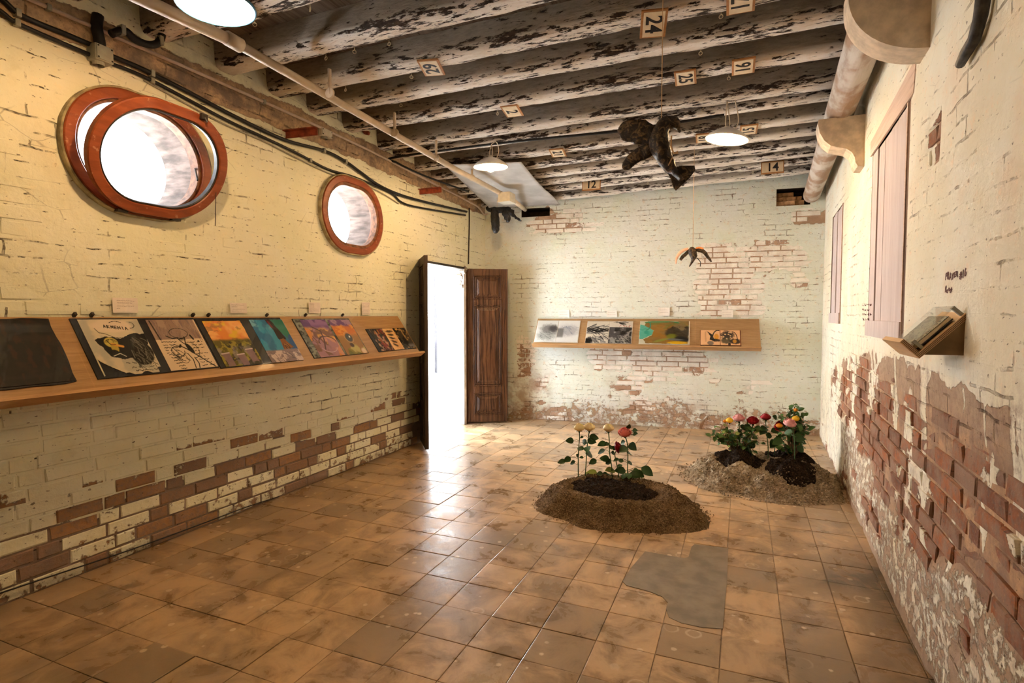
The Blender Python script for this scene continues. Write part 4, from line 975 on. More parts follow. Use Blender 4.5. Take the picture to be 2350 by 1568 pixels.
A('body', [(bp(1562, 303), .004, 1), (bp(1556, 294), .012, 1), (bp(1545, 282), .034, .9), (bp(1528, 283), .038, .9), (bp(1516, 300), .042, .9), (bp(1512, 325), .055, .9), (bp(1518, 350), .058, .8), (bp(1530, 372), .045, .8), (bp(1543, 392), .042, .6), (bp(1556, 405), .062, .25), (bp(1566, 418), .082, .14)], noise=.012)
# tail fan
q = MB(); tl = [(1535, 385), (1554, 383), (1566, 380), (1594, 380), (1596, 391), (1583, 408), (1566, 424), (1551, 438), (1546, 432), (1541, 415), (1534, 400)]
q.prism([(x, y) for x, y in tl], -.012, .012, lambda x, y, d: tuple(on(x, y, 1, YB + d + .0))); reparent(q.build('tail', M_BIRD), e)
A('wing', [(bp(1505, 322), .02, .6), (bp(1492, 314), .05, .35), (bp(1470, 303), .062, .28), (bp(1445, 300), .058, .26), (bp(1427, 300), .042, .26), (bp(1419, 301), .014, .3)], up=(0, 0, 1), noise=.012)
A('wing', [(bp(1503, 338), .02, .6), (bp(1488, 345), .036, .4), (bp(1466, 355), .036, .32), (bp(1450, 367), .032, .3), (bp(1438, 380), .028, .3), (bp(1432, 388), .012, .4)], up=(0, 0, 1), noise=.012)
q = MB()
for k in range(2): q.tube([bp(1541, 312, -.03 + .02 * k), bp(1540, 335, -.06 + .02 * k), bp(1546, 352, -.05), bp(1556, 352 - 4 * k, -.05)], .004, 6)
q.tube([bp(1543, 362, -.05), bp(1534, 380, -.05)], .003, 5); reparent(q.build('leg', M_STRING), e)
q = MB(); t_ = Vector(bp(1518, 276)); q.tube([tuple(t_), (t_.x, t_.y, 3.27)], .0022, 6); reparent(q.build('string', M_STRING), e)

YS = 5.92
bp = lambda x, y, dy=0.0: tuple(on(x, y, 1, YS + dy))
e = empty('hanging_bird', bp(1590, 590), 'small black and peach bird hanging before the back wall', 'sculpture', 'bird sculptures hung on strings')
A('body', [(bp(1588, 567), .012, 1), (bp(1588, 572), .036, .9), (bp(1589, 580), .045, .9), (bp(1592, 588), .05, .7), (bp(1590, 597), .032, .5), (bp(1586, 605), .026, .35), (bp(1582, 612), .014, .3)], noise=.012)
A('wing', [(bp(1594, 574), .014, .8), (bp(1606, 574), .024, .5), (bp(1616, 579), .018, .5), (bp(1624, 589), .016, .5), (bp(1629, 596), .014, .5), (bp(1633, 601), .006, .5)], up=(0, 0, 1), noise=.008)
A('wing', [(bp(1582, 574), .014, .8), (bp(1573, 584), .018, .5), (bp(1567, 589), .018, .5), (bp(1561, 597), .014, .5)], up=(0, 0, 1), noise=.008)
A('feather', [(bp(1580, 571), .012, .7), (bp(1568, 575), .016, .6), (bp(1558, 583), .015, .6), (bp(1552, 595), .012, .6), (bp(1551, 606), .004, .6)], up=(0, 0, 1), mat=M_PEACH)
A('feather', [(bp(1597, 571), .012, .7), (bp(1606, 570), .016, .6), (bp(1614, 572), .01, .6)], up=(0, 0, 1), mat=simple('orange_cloth', (.85, .25, .08), .8))
q = MB(); q.tube([bp(1600, 592, -.02), bp(1608, 602, -.03), bp(1607, 612, -.03)], .004, 5); reparent(q.build('leg', M_BLACK), e)
q = MB(); t_ = Vector(bp(1590, 568)); q.tube([tuple(t_), (t_.x, t_.y, 3.2)], .0025, 6); reparent(q.build('string', M_STRING), e)

YS = 6.7
e = empty('hanging_bird', bp(1136, 510), 'glossy black wrapped bird hanging in the corner above the door', 'sculpture', 'bird sculptures hung on strings')
A('body', [(bp(1134, 476), .03, 1), (bp(1135, 486), .052, 1), (bp(1136, 500), .056, 1), (bp(1137, 515), .058, 1), (bp(1138, 528), .048, 1), (bp(1138, 536), .012, 1)], mat=M_TAR, noise=.018)
A('wing', [(bp(1117, 475), .012, 1), (bp(1122, 482), .03, .7), (bp(1135, 481), .035, .7), (bp(1150, 482), .04, .6), (bp(1162, 484), .05, .5), (bp(1172, 488), .045, .4), (bp(1180, 495), .02, .4), (bp(1190, 503), .012, .6), (bp(1195, 509), .008, .6)], up=(0, 0, 1), mat=M_TAR, noise=.03)
A('tail', [(bp(1158, 484), .05, .6), (bp(1163, 495), .05, .5), (bp(1166, 505), .035, .4), (bp(1168, 510), .01, .4)], up=(0, 0, 1), mat=M_TAR, noise=.02)
q = MB(); t_ = Vector(bp(1141, 477)); q.tube([tuple(t_), (t_.x, t_.y, 3.14)], .0025, 6); reparent(q.build('string', M_STRING), e)
# ------------------------------------------------------------------ pages painted as flat colour on a fine grid
class Art:
    def __init__(s, w, h, res, base):
        s.nx, s.ny = int(w / res) + 1, int(h / res) + 1; s.w, s.h = w, h
        s.X, s.Y = np.meshgrid(np.linspace(0, 1, s.nx), np.linspace(0, 1, s.ny)); s.a = np.ones((s.ny, s.nx, 3)) * np.array(base); s.k = w / h
    def put(s, m, c):
        m = np.clip(m, 0, 1)[..., None]; s.a = s.a * (1 - m) + np.array(c) * m; return s
    def wash(s, c, sx, sy, seed, lo=.45, hi=.6, am=1.0, m=1.0):
        return s.put(sm(lo, hi, fbm(s.X * sx + seed, s.Y * sy + seed * 2.3, seed, 4)) * am * m, c)
    def ell(s, x, y, rx, ry, c, am=1.0, rot=0.0, soft=.15, rag=0.0):
        dx, dy = (s.X - x) * s.k, s.Y - y; co, si = math.cos(rot), math.sin(rot); u = (dx * co + dy * si) / (rx * s.k); v = (-dx * si + dy * co) / ry
        d = np.hypot(u, v) + rag * (fbm(s.X * 14, s.Y * 14, int(x * 99)) - .5); return s.put(sm(1 + soft, 1 - soft, d) * am, c)
    def poly(s, pts, c, am=1.0, rag=0.0, seed=1):
        X = s.X + rag * (fbm(s.X * 12, s.Y * 12, seed) - .5); Y = s.Y + rag * (fbm(s.X * 12, s.Y * 12, seed + 5) - .5); ins = np.zeros_like(X, bool)
        for (x0, y0), (x1, y1) in zip(pts, pts[1:] + pts[:1]):
            if y0 == y1: continue
            ins ^= ((y0 > Y) != (y1 > Y)) & (X < (x1 - x0) * (Y - y0) / (y1 - y0) + x0)
        return s.put(ins * am, c)
    def line(s, pts, wd, c, am=1.0):
        d = np.full_like(s.X, 9.0)
        for (x0, y0), (x1, y1) in zip(pts, pts[1:]):
            ax, ay, bx, by = x0 * s.k, y0, x1 * s.k, y1; t = np.clip(((s.X * s.k - ax) * (bx - ax) + (s.Y - ay) * (by - ay)) / max((bx - ax) ** 2 + (by - ay) ** 2, 1e-9), 0, 1)
            d = np.minimum(d, np.hypot(s.X * s.k - ax - t * (bx - ax), s.Y - ay - t * (by - ay)))
        return s.put(sm(wd * 1.3, wd * .7, d) * am, c)
    def curve(s, x, y, rx, ry, a0, a1, wd, c, n=12): return s.line([(x + rx * math.cos(a0 + (a1 - a0) * i / n), y + ry * math.sin(a0 + (a1 - a0) * i / n)) for i in range(n + 1)], wd, c)
    def scrawl(s, x0, x1, y, hgt, c, seed, wd=.006):
        r = random.Random(seed); x = x0; pts = []
        while x < x1:
            pts.append((x, y + r.uniform(-hgt, hgt))); x += r.uniform(.012, .03)
            if r.random() < .16 and len(pts) > 2: s.line(pts, wd, c); pts = []; x += .025
        if len(pts) > 1: s.line(pts, wd, c)
        return s
    def strokes(s, n, box, wd, cols, ang, ln, seed):
        r = random.Random(seed)
        for _ in range(n):
            x, y = r.uniform(box[0], box[2]), r.uniform(box[1], box[3]); a = ang + r.uniform(-.6, .6); L = ln * r.uniform(.5, 1.4)
            s.line([(x, y), (x + L * .5 * math.cos(a), y + L * .5 * math.sin(a) + r.uniform(-.03, .03)), (x + L * math.cos(a), y + L * math.sin(a))], wd * r.uniform(.5, 1.5), r.choice(cols), r.uniform(.5, 1))
        return s
def page(name, art, x0, y0, fr, parent, lift, warp=.0, cut=None):
    """fr(x, y, lift) -> world point; art laid with its top left at (x0, y0), y growing downwards"""
    px = x0 + art.X * art.w; py = y0 + art.Y * art.h
    L = lift + warp * np.sin(art.X * PI) * .5
    P = fr(px, py, L); keep = None
    if cut is not None: keep = ~cut(art.X, art.Y)[:-1, :-1]
    me = grid_mesh(name, P, None, np.concatenate([np.clip(art.a, 0, 1) ** 1.3, np.ones((*art.X.shape, 1))], -1), True, True, keep, 'Col')
    o = link(name, me, M_ART); so = o.modifiers.new('thickness', 'SOLIDIFY'); so.thickness = .0012; so.offset = 0
    return reparent(o, parent)
def block(name, x0, y0, x1, y1, l0, l1, fr, parent, mat, rag=None, label=None):
    P = lambda x, y, l: tuple(fr(np.array(x), np.array(y), np.array(l)))
    if rag:
        r = random.Random(rag); pts = []
        for (a, b, c, d) in ((x0, y0, x1, y0), (x1, y0, x1, y1), (x1, y1, x0, y1), (x0, y1, x0, y0)):
            for i in range(7): t = i / 7; pts.append((a + (c - a) * t + r.uniform(-.006, .006), b + (d - b) * t + r.uniform(-.006, .006)))
    else: pts = [(x0, y0), (x1, y0), (x1, y1), (x0, y1)]
    q = MB(); q.prism(pts, l0, l1, P); o = reparent(q.build(name, mat), parent)
    if label: o['label'] = label
    return o
INK = (.012, .011, .012); CRM = (.74, .64, .50); DKP = (.018, .018, .026)

# --- left shelf
SA = np.array([-3.49, 0, 1.488]); SB = np.array([-3.20, 0, 1.085]); SD = (SB - SA) / np.linalg.norm(SB - SA); SN = np.array([-SD[2], 0, SD[0]]); SL = float(np.linalg.norm(SB - SA))
def frL(y, s_, l): return SA + np.asarray(y)[..., None] * np.array([0, 1.0, 0]) + np.asarray(s_)[..., None] * SD + np.asarray(l)[..., None] * SN
def tray(name, fr, u0, u1, L, mat, label, depth, wallx=None):
    e = empty(name, tuple(fr(np.array((u0 + u1) / 2), np.array(0.0), np.array(0.0))), label, 'shelf')
    block('board', u0, -.004, u1, L + .018, -.018, 0, fr, e, mat)
    P = lambda a, b, c: tuple(fr(np.array(a), np.array(b), np.array(c)))
    q = MB(); q.hexa([P(u0, L, 0), P(u1, L, 0), P(u1, L, .055), P(u0, L, .055), P(u0, L + .018, 0), P(u1, L + .018, 0), P(u1, L + .018, .055), P(u0, L + .018, .055)])
    reparent(q.build('lip', mat), e)
    return e
shelfL = tray('display_shelf', frL, .2, 5.12, SL, M_OAK, 'long slanted oak display shelf on the left wall holding open artist books', 0)
for y in (.9, 2.6, 4.4):
    q = MB(); q.hexa([(-3.502, y, 1.12), (-3.24, y, 1.10), (-3.24, y + .018, 1.10), (-3.502, y + .018, 1.12), (-3.502, y, 1.45), (-3.49, y, 1.45), (-3.49, y + .018, 1.45), (-3.502, y + .018, 1.45)])
    reparent(q.build('bracket', M_OAK), shelfL)
q = MB(); q.hexa([(-3.504, 5.09, 1.09), (-3.225, 5.09, 1.085), (-3.225, 5.112, 1.085), (-3.504, 5.112, 1.09), (-3.504, 5.09, 1.45), (-3.49, 5.09, 1.45), (-3.49, 5.112, 1.45), (-3.504, 5.112, 1.45)]); reparent(q.build('end_panel', M_OAK), shelfL)
for a, b in ((.22, 1.86), (1.865, 3.48), (3.485, 5.115)):
    block('glass_cover', a, -.03, b, SL - .004, .020, .023, frL, shelfL, M_GLASS)
for y in (1.93, 2.02, 2.66, 2.78, 3.3, 3.72, 4.2): block('clip', y, -.018, y + .014, .0, .0, .028, frL, shelfL, M_BLKMETAL)

def book(name, label, fr, u0, v0, u1, v1, group, cover=True, mat=None, th=.008, rag=None):
    e = empty(name, tuple(fr(np.array((u0 + u1) / 2), np.array((v0 + v1) / 2), np.array(0.0))), label, 'book', group)
    if cover: block('cover', u0, v0, u1, v1, .0005, th, fr, e, mat or M_COVER, rag)
    return e
G = 'artist books on the left shelf'; RS = .0026
# 1 charred brown book
e = book('artist_book', 'dark charred brown book, first on the left shelf', frL, 1.36, .012, 1.805, .42, G, rag=5)
a = Art(.43, .40, .004, (.022, .014, .011)); a.wash((.05, .026, .016), 5, 6, 3, .5, .7); a.put(rect(a.X, a.Y, -1, 2, .26, .34, .02) * .5, (.055, .032, .02)).put(rect(a.X, a.Y, -1, 2, .86, .9, .03) * .6, (.05, .036, .03)); a.wash((.10, .032, .012), 14, 5, 8, .62, .7, .6)
page('page', a, 1.367, .016, frL, e, .0095)
# 2 black spread with two drawn pages
e = book('artist_book', 'open black book with a torn white page of dark heads beside an ink figure', frL, 1.905, .012, 2.665, .418, G)
a = Art(.335, .39, RS, CRM); a.wash((.50, .48, .42), 3, 3, 2, .5, .62, .7)
a.ell(.50, .12, .33, .12, (.82, .68, .56), .9, rag=.2); a.line([(.2, .16), (.24, .24), (.33, .26), (.45, .33), (.6, .35)], .005, INK).curve(.80, .11, .09, .06, -1.2, 1.6, .005, INK).curve(.58, .07, .1, .03, 3.3, 6.2, .005, INK)
a.poly([(.12, .37), (.3, .31), (.55, .35), (.75, .27), (1.02, .28), (.98, .47), (.80, .55), (.72, .70), (.45, .73), (.25, .66)], INK, 1, .05, 3)
a.ell(.79, .64, .20, .22, (.02, .018, .016), 1, .3, .06, .1); a.ell(.80, .45, .13, .16, (.05, .045, .04), .9, .2, .2, .3)
a.strokes(60, (.62, .34, .95, .80), .006, [(.2, .18, .15), (.30, .27, .22), (.1, .09, .08)], 1.2, .12, 4)
a.ell(.36, .42, .11, .09, (.62, .50, .14), 1, 0, .1, .1); a.ell(.38, .52, .06, .10, (.55, .42, .10), 1, .1, .1); a.line([(.36, .45), (.52, .50)], .02, (.75, .40, .10)); a.line([(.30, .38), (.34, .46), (.42, .46)], .006, INK)
for k in range(4): a.curve(.36, .43, .10 - .02 * k, .07, 3.3, 6.1, .003, (.1, .08, .02))
a.ell(.33, .62, .09, .07, INK, 1, 0, .1, .2); a.line([(.30, .66), (.42, .62), (.5, .68)], .006, (.75, .7, .6))
for i, ch in enumerate('ARMENIA'):
    x, y, w_, h_ = .36 + i * .058, .10 + i * .008, .038, .05
    g_ = {'A': [[(0, 1), (.5, 0), (1, 1)], [(.2, .6), (.8, .6)]], 'R': [[(0, 1), (0, 0), (.8, .2), (.1, .5), (.9, 1)]], 'M': [[(0, 1), (.1, 0), (.5, .7), (.9, 0), (1, 1)]], 'E': [[(1, 0), (0, 0), (0, 1), (1, 1)], [(0, .5), (.8, .5)]], 'N': [[(0, 1), (0, 0), (1, 1), (1, 0)]], 'I': [[(.5, 0), (.5, 1)]]}[ch]
    for l_ in g_: a.line([(x + p * w_, y + q_ * h_) for p, q_ in l_], .006, INK)
a.scrawl(.45, .72, .80, .012, INK, 1); a.scrawl(.5, .9, .88, .012, (.2, .18, .15), 2).scrawl(.55, .95, .945, .014, INK, 3)
for k in range(5): a.scrawl(.86, .985, .60 + .06 * k, .008, (.15, .13, .11), 20 + k, .004)
page('left_page', a, 1.94, .022, frL, e, .0095, 0, lambda X, Y: (Y > .70 + .62 * (X - .02) ** .8) & (X < .62) | (Y > .985 - .03 * np.sin(X * 20)) | ((X > .93) & (Y > .90)))
a = Art(.33, .385, RS, (.78, .62, .46)); a.put(rect(a.X, a.Y, -.5, .97, -.5, .40, .006), (.40, .28, .23)); a.wash((.28, .20, .22), 30, 5, 4, .5, .65, .6, rect(a.X, a.Y, 0, .97, -.5, .40, .006)); a.wash((.52, .38, .30), 8, 3, 6, .5, .65, .7, rect(a.X, a.Y, 0, .97, -.5, .40, .006))
a.strokes(60, (.1, .02, .95, .36), .003, [(.24, .17, .18), (.5, .38, .32)], 1.5, .1, 6); a.line([(.06, .02), (.10, .40)], .012, (.06, .04, .04))
a.curve(.52, .28, .19, .10, 0, 6.3, .005, INK, 20); a.line([(.24, .33), (.34, .385), (.46, .37)], .010, INK); a.line([(.74, .33), (.77, .41)], .016, INK)
a.line([(.44, .37), (.48, .44), (.55, .52), (.60, .36)], .009, INK).line([(.46, .40), (.58, .385)], .010, INK).line([(.50, .42), (.56, .42)], .008, INK)
a.line([(.42, .53), (.55, .62), (.70, .76), (.95, .99)], .011, INK).line([(.40, .56), (.44, .52)], .016, INK).ell(.60, .60, .05, .11, INK, 1, -.3, .1); a.curve(.62, .63, .15, .16, -1.8, 1.6, .005, INK)
a.line([(.50, .70), (.55, .82), (.52, .99)], .008, INK).line([(.60, .78), (.63, .9), (.60, .99)], .009, INK).curve(.33, .64, .13, .10, 0, 5.5, .006, INK).curve(.38, .76, .10, .12, .3, 4, .004, INK)
a.strokes(16, (.18, .52, .45, .80), .005, [INK], 1.0, .12, 9); a.ell(.86, .46, .022, .02, INK)
for k in range(5): a.scrawl(.10, .10 + (.30, .26, .34, .12, .2)[k], .45 + .055 * k, .012, INK, 40 + k)
for k in range(6): a.scrawl(.12 + .02 * k, .34, .70 + .055 * k, .012, INK, 50 + k)
for k in range(9): a.scrawl(.68, .68 + (.26, .27, .25, .1, .27, .16, .22, .24, .27)[k], .47 + .06 * k, .010, INK, 60 + k)
page('right_page', a, 2.325, .028, frL, e, .0095)
# 3 orange landscape and blue coat
e = book('artist_book', 'open black book with an orange landscape page beside a bright blue page', frL, 2.672, .014, 3.43, .428, G)
a = Art(.325, .39, RS, (.80, .34, .08)); a.wash((.88, .50, .18), 3, 2, 11, .45, .6); a.wash((.80, .55, .06), 3, 4, 12, .55, .65, .9); a.wash((.75, .26, .08), 2, 5, 13, .5, .65, .7); a.wash((.35, .20, .06), 5, 9, 14, .62, .7, .6)
a.put(sm(.40, .47, a.Y + .06 * (fbm(a.X * 4, a.Y, 15) - .5)), (.20, .17, .04)); mk = sm(.44, .5, a.Y); a.wash((.34, .32, .05), 7, 9, 16, .5, .6, .9, mk); a.wash((.07, .06, .05), 6, 8, 17, .5, .6, .9, mk); a.wash((.45, .38, .08), 10, 12, 18, .6, .66, .9, mk); a.wash((.38, .32, .32), 5, 5, 19, .56, .64, .6, sm(.55, .65, a.Y))
for x, y in ((.16, .80), (.52, .84), (.80, .74)): a.poly([(x - .10, y - .07), (x + .09, y - .08), (x + .10, y + .2), (x - .07, y + .2)], (.34, .22, .24), .9, .03); a.line([(x - .1, y - .07), (x + .09, y - .085)], .012, (.68, .55, .52))
page('left_page', a, 2.712, .034, frL, e, .0095, 0, lambda X, Y: (Y < .03 * fbm(X * 6, X * 0, 3)) | (X > .99 - .04 * fbm(Y * 5, Y * 0, 5)))
a = Art(.325, .395, RS, (.03, .22, .40)); a.wash((.06, .36, .55), 4, 3, 21, .45, .6); a.wash((.30, .55, .66), 4, 6, 22, .60, .68, .8, sm(.3, .1, a.Y)); a.poly([(.62, 0), (1, 0), (1, .40), (.90, .50), (.72, .30)], (.02, .26, .20), 1, .04); a.wash((.03, .14, .38), 3, 3, 25, .5, .6, .9, sm(.75, .85, a.X) * sm(.3, .4, a.Y))
a.poly([(.45, 0), (.62, 0), (.72, .25), (.80, .46), (.66, .58), (.55, .45), (.56, .25)], (.03, .012, .02), 1, .03); a.poly([(.48, .02), (.56, .02), (.60, .2), (.53, .2)], (.22, .02, .06), 1, .03)
a.poly([(.60, .48), (.72, .46), (.90, .68), (.55, .76)], (.32, .14, .05), 1, .02); a.strokes(16, (.6, .55, .75, .66), .006, [(.5, .26, .08), (.12, .06, .04)], 1.2, .12, 31)
a.put(sm(.70, .74, a.Y + .04 * (fbm(a.X * 6, a.Y, 33) - .5)), (.34, .27, .30)); mk = sm(.72, .76, a.Y); a.wash((.70, .58, .58), 6, 9, 34, .5, .58, .9, mk); a.strokes(40, (.05, .76, .9, .95), .005, [(.14, .12, .18), (.75, .64, .62), (.3, .24, .3)], .7, .14, 35)
page('right_page', a, 3.11, .034, frL, e, .0095)
# 4 swirling purple and orange
e = book('artist_book', 'open book of swirling purple and orange pages on grey marbled backing', frL, 3.555, .026, 4.27, .424, G)
a = Art(.71, .392, .004, (.20, .20, .165)); a.wash((.06, .06, .05), 22, 16, 40, .52, .62); a.wash((.32, .33, .27), 18, 14, 41, .55, .65)
page('backing_page', a, 3.557, .03, frL, e, .009)
def swirl(seed, cols, w_, h_):
    a = Art(w_, h_, RS, cols[0]); wx = fbm(a.X * 2.2, a.Y * 2.2, seed) * 2.4; wy = fbm(a.X * 2.2, a.Y * 2.2, seed + 7) * 2.4
    for i, c in enumerate(cols[1:]): a.put(sm(.50, .57, fbm(a.X * 2 + wx + i * 3, a.Y * 3 + wy, seed + 11 * i, 3)) * .9, c)
    return a
a = swirl(50, [(.70, .32, .08), (.42, .20, .22), (.75, .46, .14), (.24, .13, .12), (.66, .36, .30), (.45, .26, .32)], .305, .385); a.put(sm(.28, .16, a.Y + .12 * (fbm(a.X * 4, a.Y * 4, 57) - .5)), (.18, .07, .26)); a.wash((.40, .22, .45), 4, 4, 58, .5, .62, .8, sm(.25, .1, a.Y)); a.curve(.6, .62, .34, .16, 3.0, 6.2, .012, (.10, .05, .05)); a.curve(.55, .75, .3, .14, .2, 3, .009, (.62, .45, .5)); a.line([(.3, .2), (.55, .32), (.5, .55), (.35, .8)], .02, (.16, .09, .10))
page('left_page', a, 3.628, .040, frL, e, .0105, .003)
a = swirl(70, [(.34, .30, .07), (.55, .36, .10), (.22, .22, .05), (.60, .52, .22), (.42, .24, .10)], .292, .382); a.put(sm(.50, .38, a.Y + .14 * (fbm(a.X * 4, a.Y * 4, 77) - .5)), (.66, .25, .05)); a.wash((.80, .42, .08), 4, 8, 76, .5, .6, .8, sm(.5, .4, a.Y)); a.put(sm(.20, .12, a.Y + .1 * (fbm(a.X * 5, a.Y * 3, 78) - .5)), (.44, .28, .38)); a.wash((.18, .07, .24), 4, 6, 79, .5, .6, .9, sm(.24, .14, a.Y))
a.ell(.50, .52, .15, .12, (.10, .13, .16), 1, .5, .15).ell(.55, .50, .03, .03, (.9, .9, .9)); a.curve(.5, .52, .19, .15, .3, 5.2, .008, (.6, .42, .25)); a.ell(.45, .74, .09, .06, (.12, .08, .06), 1, 0, .3); a.ell(.86, .93, .12, .08, (.85, .7, .55), .9, 0, .4)
page('right_page', a, 3.965, .044, frL, e, .0105, .003)
# 5 small black and orange
e = book('artist_book', 'small open book of black and orange panels at the right end of shelf', frL, 4.43, .155, 5.095, .424, G)
a = Art(.215, .258, RS, (.05, .035, .025)); a.wash((.42, .18, .06), 7, 6, 90, .54, .64); a.wash((.55, .36, .26), 8, 7, 91, .62, .68); a.wash((.30, .05, .05), 5, 5, 92, .62, .68)
page('left_page', a, 4.475, .162, frL, e, .0095)
a = Art(.175, .262, RS, (.82, .55, .28)); a.wash((.70, .40, .18), 4, 4, 95, .5, .62, .7)
for k in range(5): a.ell(.5 - .03 * k, .14 + .16 * k, .34 - .03 * k, .05, INK, .85, .1 * k, .4, .9)
page('middle_page', a, 4.69, .160, frL, e, .0100)
a = Art(.215, .258, RS, (.10, .08, .06)); a.wash((.50, .33, .14), 5, 5, 97, .5, .6); a.wash((.02, .018, .016), 4, 5, 98, .5, .58); a.wash((.34, .33, .33), 5, 4, 99, .5, .6, .9, sm(.7, .9, a.Y)); a.wash((.78, .48, .15), 6, 6, 96, .6, .66, .9, sm(.4, .2, a.Y))
page('right_page', a, 4.87, .162, frL, e, .0095)

# --- back shelf
BA = BW.o + BW.n * .015 + np.array([0, 0, 1.45]); BB = BW.o + BW.n * .29 + np.array([0, 0, 1.085]); BD = (BB - BA) / np.linalg.norm(BB - BA); BN = np.cross(BW.eu, BD); BN = BN if BN[2] > 0 else -BN; BL = float(np.linalg.norm(BB - BA))
def frB(u, s_, l): return BA + np.asarray(u)[..., None] * BW.eu + np.asarray(s_)[..., None] * BD + np.asarray(l)[..., None] * BN
shelfB = tray('display_shelf', frB, -2.71, .188, BL, M_OAKX, 'slanted oak display shelf on the back wall with four open books', 0)
for u in (-2.70, -1.3, .165):
    q = MB(); w3 = lambda d_, z: BW.pt(u, z, d_)
    q.hexa([BW.pt(u, 1.10, .0), BW.pt(u, 1.09, .27), BW.pt(u + .018, 1.09, .27), BW.pt(u + .018, 1.10, 0), BW.pt(u, 1.42, .0), BW.pt(u, 1.42, .015), BW.pt(u + .018, 1.42, .015), BW.pt(u + .018, 1.42, 0)]); reparent(q.build('bracket', M_OAKX), shelfB)
for a_, b_ in ((-2.70, -2.005), (-2.0, -1.335), (-1.33, -.58), (-.57, .18)): block('glass_cover', a_, -.025, b_, BL - .004, .018, .021, frB, shelfB, M_GLASS)
G = 'artist books on the back shelf'; RB = .0045
e = book('artist_book', 'open white sketchbook of grey ink washes, first on back shelf', frB, -2.70, .032, -2.085, .404, G, True, M_PAPER, .006)
a = Art(.30, .365, RB, (.84, .84, .82)); a.ell(.62, .42, .42, .24, (.30, .28, .27), .9, .1, .4, .6); a.ell(.78, .38, .2, .14, (.10, .09, .10), .9, 0, .5, .6); a.ell(.5, .72, .42, .18, (.42, .42, .40), .8, .1, .5, .8); a.strokes(40, (.1, .5, .7, .9), .006, [(.12, .12, .12), (.6, .6, .58)], .3, .25, 3); page('left_page', a, -2.695, .035, frB, e, .0075)
a = Art(.30, .365, RB, (.86, .85, .84)); a.ell(.45, .48, .48, .24, (.50, .49, .52), .8, 0, .5, .6); a.strokes(24, (.05, .25, .8, .5), .006, [(.25, .27, .36), (.45, .46, .5)], .4, .2, 5); a.put(rect(a.X, a.Y, -.5, .28, .36, .78, .05) * .8, (.20, .19, .18)); page('right_page', a, -2.39, .035, frB, e, .0075)
e = book('artist_book', 'open sketchbook of black ink strokes with tiny red marks', frB, -1.99, .042, -1.372, .408, G, True, M_PAPER, .006)
a = Art(.30, .36, RB, (.78, .73, .65)); a.strokes(50, (-.1, .22, .8, .55), .016, [INK, (.16, .15, .15)], .1, .4, 11); a.strokes(50, (0, .55, .8, .95), .016, [INK, (.2, .19, .2), (.5, .47, .44)], .6, .3, 12); a.ell(.1, .9, .2, .12, INK, 1, 0, .3, .6); page('left_page', a, -1.985, .045, frB, e, .0075)
a = Art(.30, .36, RB, (.78, .73, .67)); a.put(sm(.26, .30, a.Y + .05 * (fbm(a.X * 4, a.Y, 14) - .5)), (.15, .14, .145)); a.wash((.45, .43, .42), 7, 7, 15, .55, .66, .9, sm(.28, .33, a.Y)); a.wash((.03, .03, .03), 6, 6, 16, .5, .6, .9, sm(.28, .33, a.Y)); a.strokes(30, (.2, .6, .8, .95), .008, [(.6, .57, .54), (.1, .1, .1)], .7, .25, 17); a.strokes(8, (.0, .04, .7, .1), .012, [INK], -.1, .35, 19); a.strokes(9, (.3, .17, .95, .24), .009, [(.48, .05, .08)], .9, .06, 18); page('right_page', a, -1.68, .045, frB, e, .0075)
e = book('artist_book', 'open sketchbook painted in turquoise, ochre and yellow, third on back shelf', frB, -1.28, .038, -.645, .41, G, True, M_PAPER, .006)
a = Art(.62, .365, RB, (.75, .72, .60)); a.poly([(.12, .05), (.98, .06), (.98, .98), (.14, .98), (.08, .8), (.25, .65), (.30, .42), (.22, .33), (.10, .2)], (.36, .22, .06), 1, .03); a.wash((.28, .27, .08), 3, 3, 21, .45, .6, .8, sm(.5, .3, a.Y) * sm(.15, .25, a.X)); a.wash((.45, .24, .04), 6, 6, 22, .5, .6, .8, sm(.15, .25, a.X))
a.poly([(0, .15), (.10, .2), (.22, .33), (.29, .42), (.25, .62), (.08, .78), (0, .8)], (.18, .55, .45), 1, .03); a.wash((.05, .42, .34), 4, 4, 23, .5, .6, .8, sm(.25, .15, a.X) * sm(.2, .3, a.Y) * sm(.7, .6, a.Y)); a.curve(.45, .08, .34, .05, 3.3, 6.2, .03, (.14, .36, .18)); a.curve(.12, .2, .1, .2, -1, 1.4, .02, (.08, .36, .24))
a.ell(.80, .50, .26, .32, (.09, .07, .05), .95, -.1, .15, .4); a.wash((.34, .25, .12), 8, 8, 25, .52, .62, .8, sm(.55, .6, a.X) * sm(.9, .7, a.Y)); a.ell(.66, .66, .10, .10, (.28, .30, .03), .9, 0, .4, .4); a.ell(.88, .78, .14, .10, (.03, .03, .035), 1, .2, .3, .3); a.ell(.70, .80, .2, .04, (.22, .23, .26), 1, .05, .3); a.ell(.78, .94, .2, .06, (.85, .55, .01), 1, 0, .2, .2); a.ell(.45, .84, .16, .05, (.38, .40, .08), .9, -.3, .4); a.line([(.5, 0), (.5, 1)], .004, (.5, .42, .25))
page('page_spread', a, -1.278, .04, frB, e, .0075)
e = book('artist_book', 'small tan sketchbook with black ink shapes, last on back shelf', frB, -.515, .186, -.035, .42, G, True, simple('red_brown_cover', (.20, .075, .03), .6), .02)
